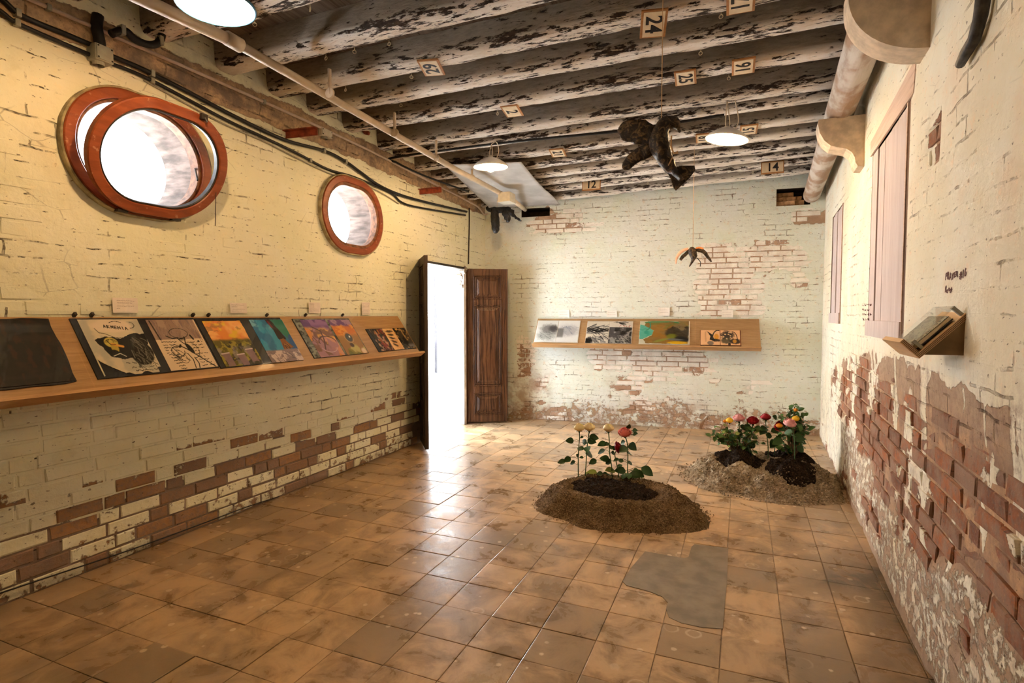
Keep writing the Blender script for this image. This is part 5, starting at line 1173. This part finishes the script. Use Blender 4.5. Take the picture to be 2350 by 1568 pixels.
for nm, x0, sd in (('left_page', -.51, 31), ('right_page', -.275, 37)):
    a = Art(.228, .228, .0035, (.74, .48, .28)); r = random.Random(sd)
    if sd == 31: a.poly([(.3, .05), (.6, .3), (.75, .75), (.45, .65), (.5, .4)], INK, .95, .05).curve(.9, .5, .28, .48, 3.0, 4.9, .03, (.08, .07, .05)).ell(.82, .45, .12, .2, (.62, .33, .03), .9).ell(.8, .68, .24, .1, INK, .9, 0, .3, .6).ell(.5, .88, .16, .14, (.22, .19, .15), .9, 0, .2, .5).poly([(.2, .1), (.28, .1), (.3, .8), (.22, .8)], (.55, .36, .2), .8)
    else: a.ell(.35, .35, .32, .3, INK, .9, 0, .3, .9).ell(.28, .7, .25, .2, (.10, .09, .05), .9, 0, .3, .5).ell(.75, .75, .3, .18, INK, .9, 0, .3, .6).ell(.72, .74, .1, .12, (.6, .33, .04), .9).curve(.6, .6, .26, .5, 4.7, 6.4, .02, INK).ell(.45, .94, .07, .1, INK, .9); [a.ell(r.uniform(.1, .6), r.uniform(.1, .6), .05, .04, (.7, .5, .3), .9, r.random(), .3) for _ in range(9)]
    page(nm, a, x0, .19, frB, e, .0215, .004)
# --- small bookstand on the right wall
sy0, sy1 = 2.44, 2.72; xw = .66 + .032 * 2.58
TP, BT, TPL = np.array([xw - .004, 0, 1.515]), np.array([xw - .155, 0, 1.355]), None
D_ = (BT - TP) / np.linalg.norm(BT - TP); N_ = np.array([D_[2], 0, -D_[0]]); N_ = N_ if N_[2] > 0 else -N_; LL = float(np.linalg.norm(BT - TP))
def frS(y, s_, l): return TP + np.asarray(y)[..., None] * np.array([0, 1.0, 0]) + np.asarray(s_)[..., None] * D_ + np.asarray(l)[..., None] * N_
st = empty('book_stand', tuple(frS(np.array(2.58), np.array(0.), np.array(0.))), 'small triangular birch-ply bookstand fixed to the right wall', 'book stand')
block('board', sy0, 0, sy1, LL + .002, -.018, 0, frS, st, M_PLY)
P = lambda a, b, c: tuple(frS(np.array(a), np.array(b), np.array(c)))
q = MB(); q.hexa([P(sy0, LL - .016, 0), P(sy1, LL - .016, 0), P(sy1, LL - .016, .068), P(sy0, LL - .016, .068), P(sy0, LL + .002, -.002), P(sy1, LL + .002, -.002), P(sy1, LL + .002, .068), P(sy0, LL + .002, .068)]); reparent(q.build('lip', M_PLY), st)
q = MB()
for k in range(3): q.hexa([P(sy0 - .001, .0, -.0155 + .005 * k), P(sy0, .0, -.0155 + .005 * k), P(sy0, LL, -.0155 + .005 * k), P(sy0 - .001, LL, -.0155 + .005 * k), P(sy0 - .001, .0, -.0135 + .005 * k), P(sy0, 0, -.0135 + .005 * k), P(sy0, LL, -.0135 + .005 * k), P(sy0 - .001, LL, -.0135 + .005 * k)])
for k in range(3): q.hexa([P(sy0 - .001, LL - .014 + .005 * k, 0), P(sy0, LL - .014 + .005 * k, 0), P(sy0, LL - .014 + .005 * k, .066), P(sy0 - .001, LL - .014 + .005 * k, .066), P(sy0 - .001, LL - .012 + .005 * k, 0), P(sy0, LL - .012 + .005 * k, 0), P(sy0, LL - .012 + .005 * k, .066), P(sy0 - .001, LL - .012 + .005 * k, .066)])
reparent(q.build('ply_edge', M_PLYDARK), st)
q = MB(); xe = .66 + .032 * sy0; b2 = frS(np.array(0.), np.array(LL), np.array(-.018))
for y_ in (sy0 + .004, sy1 - .014):
    q.add([(xw - .012, y_, 1.497), (b2[0] + .01, y_, 1.356), (xw + .006, y_, 1.357), (xw + .006, y_, 1.497), (xw - .012, y_ + .01, 1.497), (b2[0] + .01, y_ + .01, 1.356), (xw + .006, y_ + .01, 1.357), (xw + .006, y_ + .01, 1.497)], [(0, 1, 2, 3), (7, 6, 5, 4), (0, 4, 5, 1), (1, 5, 6, 2), (2, 6, 7, 3), (3, 7, 4, 0)])
q.box((xw - .065, (sy0 + sy1) / 2, 1.362), (.07, (sy1 - sy0) / 2 - .006, .005)); reparent(q.build('bracket', simple('shade_painted_ply', (.20, .125, .06), .55, .2, 12)), st)  # shade under the board put into a darker copy of the ply colour
eb = empty('artist_book', tuple(frS(np.array(2.58), np.array(.1), np.array(0.))), 'grey speckled book under clear plastic on the bookstand of right wall', 'book')
block('cover', sy0 + .022, .045, sy1 - .02, LL - .02, .006, .010, frS, eb, M_COVER)
block('page_block', sy0 + .024, .047, sy1 - .022, LL - .022, .010, .022, frS, eb, simple('cream_page_edges', (.62, .52, .36), .8))
a = Art(sy1 - sy0 - .046, LL - .068, .0025, (.34, .32, .24)); a.wash((.20, .19, .15), 8, 8, 5, .5, .65); a.wash((.05, .05, .04), 24, 24, 6, .6, .66); page('front_board', a, sy0 + .024, .047, frS, eb, .0235)
block('plastic_cover', sy0 + .012, .008, sy1 - .01, LL - .02, .034, .036, frS, st, M_GLASS)
for s_ in (.012, LL - .04): q = MB(); q.hexa([P(sy0 + .012, s_, 0), P(sy0 + .03, s_, 0), P(sy0 + .03, s_ + .012, 0), P(sy0 + .012, s_ + .012, 0), P(sy0 + .012, s_, .04), P(sy0 + .03, s_, .04), P(sy0 + .03, s_ + .012, .04), P(sy0 + .012, s_ + .012, .04)]); reparent(q.build('clip', M_GREYBOX), st)

# ------------------------------------------------------------------ paper notes and wall writing
M_PENC = simple('pencil_grey', (.36, .27, .25), .8)
def note(w, px0, py0, px1, py1, lines, label, group, tilt=0, seed=0, u=None):
    if u: u0, z1, u1, z0 = u
    else: (u0, z1), (u1, z0) = ray_wall(w, px0, py0, .012), ray_wall(w, px1, py1, .012)
    P = lambda a, b, d: w.pt(u0 + (u1 - u0) * a + tilt * b, z1 + (z0 - z1) * b + tilt * a * .3, d)
    q = MB(); n = 5
    for i in range(n):
        a0, a1 = i / n, (i + 1) / n; c = lambda a: .011 + .006 * (2 * a - 1) ** 2
        q.add([P(a0, 0, c(a0)), P(a1, 0, c(a1)), P(a1, 1, c(a1) + .003), P(a0, 1, c(a0) + .003), P(a0, 0, c(a0) + .0008), P(a1, 0, c(a1) + .0008), P(a1, 1, c(a1) + .0038), P(a0, 1, c(a0) + .0038)], [(0, 1, 2, 3), (4, 5, 6, 7), (0, 1, 5, 4), (2, 3, 7, 6)] + ([(0, 3, 7, 4)] if i == 0 else []) + ([(1, 2, 6, 5)] if i == n - 1 else []))
    o = q.build('paper_note', M_PAPER if w is LW else M_PAPER2); tag(o, label, 'note', group)
    q = MB(); r = random.Random(seed)
    for k, (a0, a1, b) in enumerate(lines):
        x = a0
        while x < a1:
            L = r.uniform(.04, .09); 
            c = .011 + .006 * (2 * x - 1) ** 2 + .0016 + .003 * b; pts = [P(min(x + L * t, a1), b + r.uniform(-.014, .014), c) for t in (0, .25, .5, .75, 1)]; q.tube(pts, .0009, 4); x += L + .025
    q.build('handwriting', M_PENC, o); return o
note(LW, 256, 683, 315, 718, [(.18, .9, .2), (.2, .8, .34), (.18, .85, .56), (.17, .3, .72)], 'largest paper note, pinned above the white drawing at the left', 'paper notes above the left shelf', 0, 1)
note(LW, 526, 695, 565, 719, [(.1, .85, .2), (.1, .45, .38), (.15, .9, .6), (.1, .7, .8)], 'paper note above the orange landscape book', 'paper notes above the left shelf', .002, 2)
note(LW, 707, 694, 734, 719, [(.08, .5, .1 + .11 * k) for k in range(4)] + [(.08, .9, .6), (.08, .85, .72), (.08, .9, .84)], 'square paper note above the purple swirling book', 'paper notes above the left shelf', 0, 3)
note(LW, 829, 694, 848, 723, [(.08, .92, .1 + .11 * k) for k in range(8)], 'narrow paper note above the small orange and black book', 'paper notes above the left shelf', 0, 4)
note(BW, 1282, 711, 1307, 729, [(.1, .8, .3), (.1, .9, .6)], 'pale note above the grey wash sketchbook', 'paper notes above the back shelf', 0, 5)
note(BW, 1393, 713, 1416, 728, [(.1, .8, .3), (.1, .9, .6)], 'pale note above the black ink sketchbook', 'paper notes above the back shelf', 0, 6)
note(BW, 1511, 706, 1537, 725, [(.1, .8, .3), (.1, .9, .6)], 'pinkish note above the turquoise and ochre sketchbook', 'paper notes above the back shelf', 0, 7)
note(BW, 1656, 712, 1682, 729, [(.1, .8, .3), (.1, .9, .6)], 'pale note above the small tan sketchbook', 'paper notes above the back shelf', 0, 8)
def wall_text(s, px, py, px1, size, w, shear=.0):
    u0, z0 = ray_wall(w, px, py, .012); u1, _ = ray_wall(w, px1, py, .012)
    me = text_mesh(s, size, .0004); xs = [v.co.x for v in me.vertices]; x0, x1 = min(xs), max(xs)
    for v in me.vertices:
        f_ = (v.co.x - x0) / (x1 - x0); u = u0 + (u1 - u0) * f_ + shear * v.co.y; z = z0 + v.co.y * (1 + .2 * math.sin(f_ * 9)) + .004 * math.sin(f_ * 14)
        d = float(right_depth(np.array([u]), np.array([z]))[0]) + .0012 + v.co.z; v.co = w.pt(u, z, d)
    o = link('lettering', me, M_INKRED, wall_right); return o
wall_text('PRAYER #16', 2167, 637, 2212, .036, RW); wall_text('Room', 2167, 666, 2182, .030, RW)
q = MB(); r_ = random.Random(5)
for k in range(4):                       # faded scribbled lines, too worn to read
    x = 1977
    while x < 1994 - 3 * (k % 2):
        pts = []
        for i_ in range(6):
            u_, z_ = ray_wall(RW, x, 700 + 11 * k + r_.uniform(-3, 3), .01); pts.append(RW.pt(u_, z_, float(right_depth(np.array([u_]), np.array([z_]))[0]) + .001)); x += .7
        q.tube(pts, .0016, 4); x += 1.0
q.build('lettering', M_INKRED, wall_right)

# ------------------------------------------------------------------ mounds of soil
def mound(name, x0, x1, y0, y1, res, hf, mat, label, cat='soil mound'):
    X, Y = np.meshgrid(np.linspace(x0, x1, int((x1 - x0) / res)), np.linspace(y0, y1, int((y1 - y0) / res))); H = hf(X, Y)
    keep = (np.maximum.reduce([H[:-1, :-1], H[1:, 1:], H[1:, :-1], H[:-1, 1:]]) > .0005)
    o = link(name, grid_mesh(name, np.stack([X, Y, np.maximum(H, -.004)], -1), None, None, True, False, keep), mat); return tag(o, label, cat) if label else o
def h1(X, Y):
    cx, cy_ = -.87, 4.26; ax, ay = .70, .52; n = fbm(X * 3.2, Y * 3.2, 401) - .5; d = np.hypot((X - cx) / ax, (Y - cy_) / ay) + n * .22
    n3 = fbm(X * 7, Y * 7, 409) - .5; h = (.165 + .05 * n3) * sm(1.0, .60, d + n3 * .12) - .075 * sm(.62, .34, d - n3 * .25)
    return h + (fbm(X * 19, Y * 19, 402) - .5) * .036 * sm(1.02, .85, d) + (fbm(X * 60, Y * 60, 407) - .5) * .016 * sm(1.0, .9, d) - .002
def h1d(X, Y):
    d = np.hypot((X + .95) / .47, (Y - 4.30) / .31) + (fbm(X * 5, Y * 5, 403) - .5) * .35
    return np.where(d < 1.0, h1(X, Y) * 0 + .112 + .05 * sm(1, .3, d) + (fbm(X * 30, Y * 30, 404) - .5) * .05 - .05 * sm(.75, 1.0, d), -1)
m1 = mound('soil_mound', -1.65, -.05, 3.6, 4.95, .011, h1, M_SAND, 'low brown soil mound with dark earth in its hollow, nearest the viewer')
mound('potting_soil', -1.5, -.35, 3.95, 4.75, .009, h1d, M_DIRT, None).parent = m1
def h2(X, Y):
    d = np.hypot((X - .22) / .72, (Y - 5.50) / .66) + (fbm(X * 2.6, Y * 2.6, 411) - .5) * .34
    h = .20 * sm(1.02, .45, d) + (fbm(X * 5, Y * 5, 412) - .5) * .10 * sm(1, .6, d) - .06 * np.exp(-((X - .13) / .12) ** 2 - ((Y - 5.35) / .3) ** 2)
    h = h * sm(1.0, .9, np.maximum((X - (.66 + .032 * Y - .06)) * 8, 0) + .9 * 0 + np.where(X > .66 + .032 * Y - .04, 1, .5))
    return h + (fbm(X * 12, Y * 12, 413) - .5) * .11 * sm(1.0, .8, d) + (fbm(X * 55, Y * 55, 415) - .5) * .022 * sm(1.0, .85, d) - .003
def dirt2(cx, cy_, r, t):
    def f(X, Y):
        d = np.hypot((X - cx) / r, (Y - cy_) / (r * .9)) + (fbm(X * 6, Y * 6, 420) - .5) * .5
        return np.where(d < 1, h2(X, Y) + t * sm(1, .2, d) + (fbm(X * 30, Y * 30, 421) - .5) * .035 + .010, -1)
    return f
m2 = mound('sand_mound', -.75, .90, 4.75, 6.3, .012, h2, M_SAND2, 'grey sandy mound with dark planting heaps, by the right wall')
for cx, cy_, r, t in ((.0, 5.46, .22, .035), (.40, 5.28, .22, .03), (.47, 5.75, .25, .06)): mound('potting_soil', cx - .36, cx + .36, cy_ - .36, cy_ + .36, .010, dirt2(cx, cy_, r, t), M_DIRT, None).parent = m2
# crumbs round the mounds: nobody could count them
def crumbs(par, cx, cy_, ax, ay, n, mat, lo, hi, hf):
    r = random.Random(n); q = MB()
    for _ in range(n):
        a = r.uniform(0, 2 * PI); k = r.uniform(.55, 1.04); x = cx + ax * k * math.cos(a); y = cy_ + ay * k * math.sin(a)
        if x > .66 + .032 * y - .03: continue
        s_ = r.uniform(lo, hi) * (1.25 - k * .5); h = max(0.0, float(hf(np.array([x]), np.array([y]))[0]))
        R_ = Matrix.Rotation(r.random() * 3, 3, 'X') @ Matrix.Rotation(r.random() * 3, 3, 'Z')
        q.add([tuple(R_ @ Vector(v) * s_ + Vector((x, y, h + s_ * .5))) for v in ((1, 0, 0), (-1, 0, .2), (0, 1, 0), (0, -.9, .1), (0, 0, 1), (.1, 0, -.9))], [(0, 2, 4), (2, 1, 4), (1, 3, 4), (3, 0, 4), (2, 0, 5), (1, 2, 5), (3, 1, 5), (0, 3, 5)])
    tag(q.build('clods', mat, par, fix=False), kind='stuff')
crumbs(m1, -.87, 4.26, .68, .51, 1500, M_SAND, .003, .009, h1); crumbs(m2, .2, 5.5, .74, .66, 1800, M_SAND2, .004, .014, h2)

# ------------------------------------------------------------------ roses
def leaf_mesh(name, fold=.25, curl=.3):
    q = MB(); nx, ny = 3, 7; V = []
    for j in range(ny):
        t = j / (ny - 1); w_ = .36 * math.sin(PI * t ** .75) ** .8 + (.0 if 0 < j < ny - 1 else 0.004)
        for i in (-1, 0, 1): V.append((i * w_, t, abs(i) * w_ * fold - curl * (t - .2) ** 2 * .5))
    return q.add(V, [(j * 3 + i, j * 3 + i + 1, j * 3 + 4 + i, j * 3 + 3 + i) for j in range(ny - 1) for i in range(2)]).mesh(name, True, False)
LM, LM2, LMY = leaf_mesh('leaf'), leaf_mesh('leaf', .3, .5), leaf_mesh('leaf', .2, .2)
LM.materials.append(M_LEAF); LM2.materials.append(M_LEAF2); LMY.materials.append(M_LEAFY)
def add_leaf(par, P, s_, dirv, nrm, me=None):
    y = Vector(dirv).normalized(); z = Vector(nrm); z = (z - y * z.dot(y)).normalized(); x = y.cross(z)
    o = bpy.data.objects.new('leaf', me or LM); COL.objects.link(o); o.parent = par
    M = Matrix((x, y, z)).transposed().to_4x4() @ Matrix.Scale(s_, 4); M.translation = Vector(P) - Vector(par.location); o.matrix_world = M
    o.matrix_local = M; return o
def bloom(par, P, R, mat, tilt=(0, 0), openv=1.0, seed=0, hgt=1.15):
    """layered petals around a closed heart"""
    r = random.Random(seed); q = MB(); cols = []; Mt = Matrix.Rotation(tilt[0], 3, 'X') @ Matrix.Rotation(tilt[1], 3, 'Y'); base = Vector(P) - Vector(par.location)
    rings = [(3, .26, .95, .10), (4, .42, .95, .16), (5, .62, .92, .30), (5, .84, .80, .55), (5, 1.0, .62, .85)]
    for k, (n, rad, top, op) in enumerate(rings):
        for i in range(n):
            a0 = 2 * PI * i / n + k * .7 + r.uniform(-.1, .1); da = 2 * PI / n * .78; nj, ni = 5, 5; V = []
            for j in range(nj):
                t = j / (nj - 1)
                for ii in range(ni):
                    s_ = ii / (ni - 1) * 2 - 1; a = a0 + s_ * da * (.35 + .65 * math.sin(PI * min(t * .62 + .1, 1)))
                    cl = max(0.0, 1 - openv); rr = R * rad * (.30 + .70 * math.sin(min(t, .5) / .5 * PI / 2) - cl * .75 * max(0, t - .55) + openv * op * .45 * max(0, t - .6)); z = R * hgt * ((top + (1 - top) * cl) * t * (1 - .14 * s_ * s_ * t) * (1 - openv * op * .34 * t))
                    if t > .95: z -= R * .05 * openv * op * 2
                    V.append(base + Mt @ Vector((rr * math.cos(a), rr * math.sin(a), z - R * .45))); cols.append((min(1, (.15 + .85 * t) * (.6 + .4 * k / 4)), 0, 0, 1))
            q.add(V, [(j * ni + ii, j * ni + ii + 1, (j + 1) * ni + ii + 1, (j + 1) * ni + ii) for j in range(nj - 1) for ii in range(ni - 1)])
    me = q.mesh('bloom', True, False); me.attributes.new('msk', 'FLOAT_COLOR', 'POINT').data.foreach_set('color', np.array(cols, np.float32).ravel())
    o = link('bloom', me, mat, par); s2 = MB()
    for i in range(5):
        a = 2 * PI * i / 5; d = Vector((math.cos(a), math.sin(a), 0)); pp = [Vector((0, 0, -R * .5)), d * R * .45 + Vector((0, 0, -R * .42)), d * R * .7 + Vector((0, 0, -R * .75))]; pp = [base + Mt @ v for v in pp]; sd = Mt @ Vector((-math.sin(a), math.cos(a), 0)) * R * .13
        s2.add([pp[0], pp[1] - sd, pp[1] + sd, pp[2]], [(0, 1, 2), (1, 3, 2)])
    s2.lathe([(R * .05, -R * .8), (R * .2, -R * .62), (R * .22, -R * .5)], 8, tuple(base), None); s2.build('sepal', M_LEAF, par, fix=False); return o
def rose(label, base_px, Yd, bl, stem_px, leaves, soil_z, R, mat, seed, cat='rose', group='roses in the near mound', leafmat=None, tilt=(0, 0), openv=1.0, twigs=()):
    px = lambda x, y, dy=0.0: Vector(on(x, y, 1, Yd + dy))
    B = px(*base_px); B.z = soil_z
    e = empty('rose', tuple(B), label, cat, group); top = px(*bl)
    q = MB(); pts = [B - Vector((0, 0, .06))] + [px(*p) for p in stem_px] + [top - Vector((0, 0, R * .5))]; q.tube([p - Vector(e.location) for p in smooth_path(pts, 4)], .0042, 7)
    q.build('stem', M_STEM, e, True); r = random.Random(seed); sp = smooth_path(pts, 8)
    tw = MB(); nt = 0
    for (x, y, s_, *m_) in leaves:
        P0 = px(x, y, r.uniform(-.05, .05)); near = min(sp, key=lambda p: (p - P0).length + .6 * max(0, p.z - P0.z)); dv = (P0 - near); size = s_ * Yd / F * (1.3 if 'near' in group else .92)
        if dv.length < .01: dv = Vector((r.uniform(-1, 1), -.5, .2)) * .05
        d_ = dv.normalized() * .8 + Vector((0, -.25, r.uniform(-.5, .1)))
        nrm = Vector((r.uniform(-.5, .5), -.8, r.uniform(.2, .9))); root = P0 - d_.normalized() * size * .5
        tw.tube([near - Vector(e.location), (near + root) / 2 + Vector((0, 0, .01)) - Vector(e.location), root - Vector(e.location)], .0016, 4); nt += 1
        add_leaf(e, root, size, d_, nrm, m_[0] if m_ else None)
    if nt: tw.build('leaf_stalk', M_STEM, e)
    bloom(e, top, R, mat, tilt, openv, seed, 1.45 if openv < .6 else 1.4); return e
c_ = lambda L: [(1280 + x / 6.91, 930 + y / 6.91, s_ / 6.91, *m_) for x, y, s_, *m_ in L]
rose('tall pale yellow rose, first on the left of near mound', (1329, 1106), 4.42, (1329.5, 984), [(1327, 1080), (1328, 1030), (1330, 1005)], c_([(190, 565, 115), (60, 900, 110), (150, 865, 110), (235, 915, 90), (312, 797, 80), (345, 700, 90)]), .13, .047, M_YEL, 1, openv=.5)
rose('pale yellow rose second from the left, slightly taller bloom', (1342, 1102), 4.46, (1352.5, 983), [(1345, 1065), (1347, 1030), (1350, 1005)], c_([(425, 580, 105), (575, 515, 130), (540, 575, 120), (365, 690, 90), (500, 780, 170), (470, 700, 130), (375, 830, 55), (380, 510, 50)]), .13, .049, M_YEL, 2, openv=.5)
rose('pale yellow rose standing in the middle of the near mound', (1405, 1104), 4.50, (1396.5, 985), [(1404, 1075), (1399, 1040), (1398, 1010)], c_([(705, 620, 130), (690, 740, 110), (775, 620, 75), (845, 670, 105), (740, 850, 130), (800, 900, 110), (555, 900, 110), (535, 1080, 150, LMY), (830, 1035, 150, LMY), (740, 1120, 120), (880, 760, 80), (660, 1090, 90)]), .13, .047, M_YEL, 3, openv=.5)
rose('coral pink open rose leaning at the right of near mound', (1440, 1108), 4.56, (1434, 994), [(1440, 1080), (1441, 1040), (1439, 1015)], c_([(1190, 660, 140), (1040, 700, 150), (1130, 760, 130), (925, 868, 80), (1000, 880, 75), (990, 1040, 150), (1420, 1052, 170), (1300, 1095, 130), (1150, 920, 90), (1245, 1035, 80), (1215, 1110, 130), (1120, 1120, 130), (1060, 1130, 130), (1125, 340, 80), (1225, 400, 75), (1230, 455, 75), (1030, 595, 90)]), .14, .054, M_PNK, 4, openv=.85, tilt=(.4, .0))
rose('dark red rose turned sideways beside the coral pink rose', (1420, 1106), 4.53, (1416.5, 1027), [(1419, 1085), (1414, 1060), (1411, 1042)], c_([(880, 680, 80), (990, 960, 70)]), .13, .045, M_RDR, 5, openv=1.0, tilt=(.2, 1.3))
d_ = lambda L: [(1600 + x / 6.03, 900 + y / 6.03, s_ / 6.03, *m_) for x, y, s_, *m_ in L]
G2 = 'roses in the far mound'
rose('light pink rose behind the left bush of the far mound', (1700, 1066), 5.48, (1695.5, 961), [(1699, 1030), (1697, 990)], d_([(570, 460, 110), (590, 530, 90), (630, 480, 90)]), .2, .052, M_PNK2, 11, group=G2, openv=.8, tilt=(.2, 0))
rose('bright crimson rose right of the light pink rose', (1726, 1063), 5.50, (1727.5, 967), [(1726, 1045), (1720, 1020), (1726, 985)], d_([(680, 495, 150), (840, 500, 110), (790, 520, 80)]), .17, .052, M_RDR, 12, group=G2, openv=.8, tilt=(.25, 0))
rose('deep red rose on a long bare stem between the bushes', (1761, 1060), 5.55, (1757, 959), [(1763, 1035), (1760, 1000), (1758, 980)], d_([(920, 510, 150), (910, 560, 140), (995, 605, 120), (960, 480, 90)]), .15, .046, M_RDR, 13, group=G2, openv=.7, tilt=(.0, 0))
rose('very dark red rose hidden behind the orange bud', (1776, 1055), 5.70, (1794, 978), [(1778, 1030), (1786, 1000)], d_([(1080, 545, 170), (1060, 720, 180), (1120, 640, 150), (1075, 350, 100)]), .2, .06, M_RDR, 14, group=G2, openv=1.0, tilt=(.6, -.4))
rose('light pink rose on the green stem before the right bush', (1825, 1101), 5.22, (1812, 973), [(1824, 1060), (1823, 1010), (1820, 988)], d_([(1430, 790, 140), (1330, 980, 130), (1370, 990, 110), (1410, 640, 170), (1330, 600, 150), (1260, 560, 130), (1110, 690, 150)]), .10, .052, M_PNK2, 15, group=G2, openv=.75, tilt=(.25, .2))
def bush(label, base_px, Yd, blobs, n, buds, soil_z, seed, ms):
    px = lambda x, y, dy=0.0: Vector(on(x, y, 1, Yd + dy)); B = px(*base_px); B.z = soil_z; e = empty('rose_bush', tuple(B), label, 'rose bush', 'small rose bushes in the far mound'); r = random.Random(seed); q = MB(); L0 = Vector(e.location); tips = []
    for (x, y, rx, ry) in blobs:
        for k in range(max(3, int(n * rx * ry / sum(b[2] * b[3] for b in blobs) / 6))):
            a = r.uniform(0, 2 * PI); t = math.sqrt(r.random()); P0 = px(x + rx * t * math.cos(a), y + ry * t * math.sin(a), r.uniform(-.13, .13)); mid = (B + P0) / 2 + Vector((0, 0, .03)) + Vector((r.uniform(-.03, .03), 0, 0)); q.tube([p - L0 for p in smooth_path([B - Vector((0, 0, .05)), mid, P0], 3)], [.0042] * 3 + [.003] * 3 + [.0018], 5)
            tips.append(P0); pth = smooth_path([B, mid, P0], 5)
            for j in range(6):
                p = pth[max(0, len(pth) - 1 - r.randrange(0, 6))] + Vector((r.uniform(-.025, .025), r.uniform(-.025, .025), r.uniform(-.02, .02)))
                add_leaf(e, p, r.uniform(.036, .062), (r.uniform(-1, 1), r.uniform(-1, .6), r.uniform(-.4, .5)), (r.uniform(-.6, .6), r.uniform(-.9, .1), r.uniform(.3, 1)), r.choice(ms))
    q.build('branches', M_TWIG, e, True)
    for i, (x, y, R, m_) in enumerate(buds): bloom(e, px(x, y, -.08), R, m_, (.1, 0), .4, 50 + i, 1.5)
    return e
bush('left rose bush of the far mound with a yellow bud', (1697, 1066), 5.50, [(1690, 1005, 50, 32), (1700, 985, 40, 16), (1666, 1000, 28, 18), (1740, 1005, 18, 22), (1680, 1035, 30, 16), (1735, 1030, 16, 10), (1668, 982, 14, 12), (1648, 996, 18, 10), (1655, 1020, 18, 14)], 262, [(1674, 967, .034, M_BUD), (1664, 968, .02, M_ORB)], .21, 21, [LM2, LM2, LM, LMY])
bush('taller right rose bush of the far mound with orange buds', (1820, 1050), 5.62, [(1826, 985, 30, 34), (1815, 940, 22, 14), (1846, 965, 14, 18), (1822, 930, 8, 8), (1790, 1000, 16, 14), (1840, 1010, 18, 14), (1795, 950, 14, 10), (1805, 1025, 22, 10)], 262, [(1826, 963, .034, M_BUD), (1788, 979, .03, M_ORB), (1826, 943, .022, M_ORB)], .21, 22, [LM2, LM2, LM])
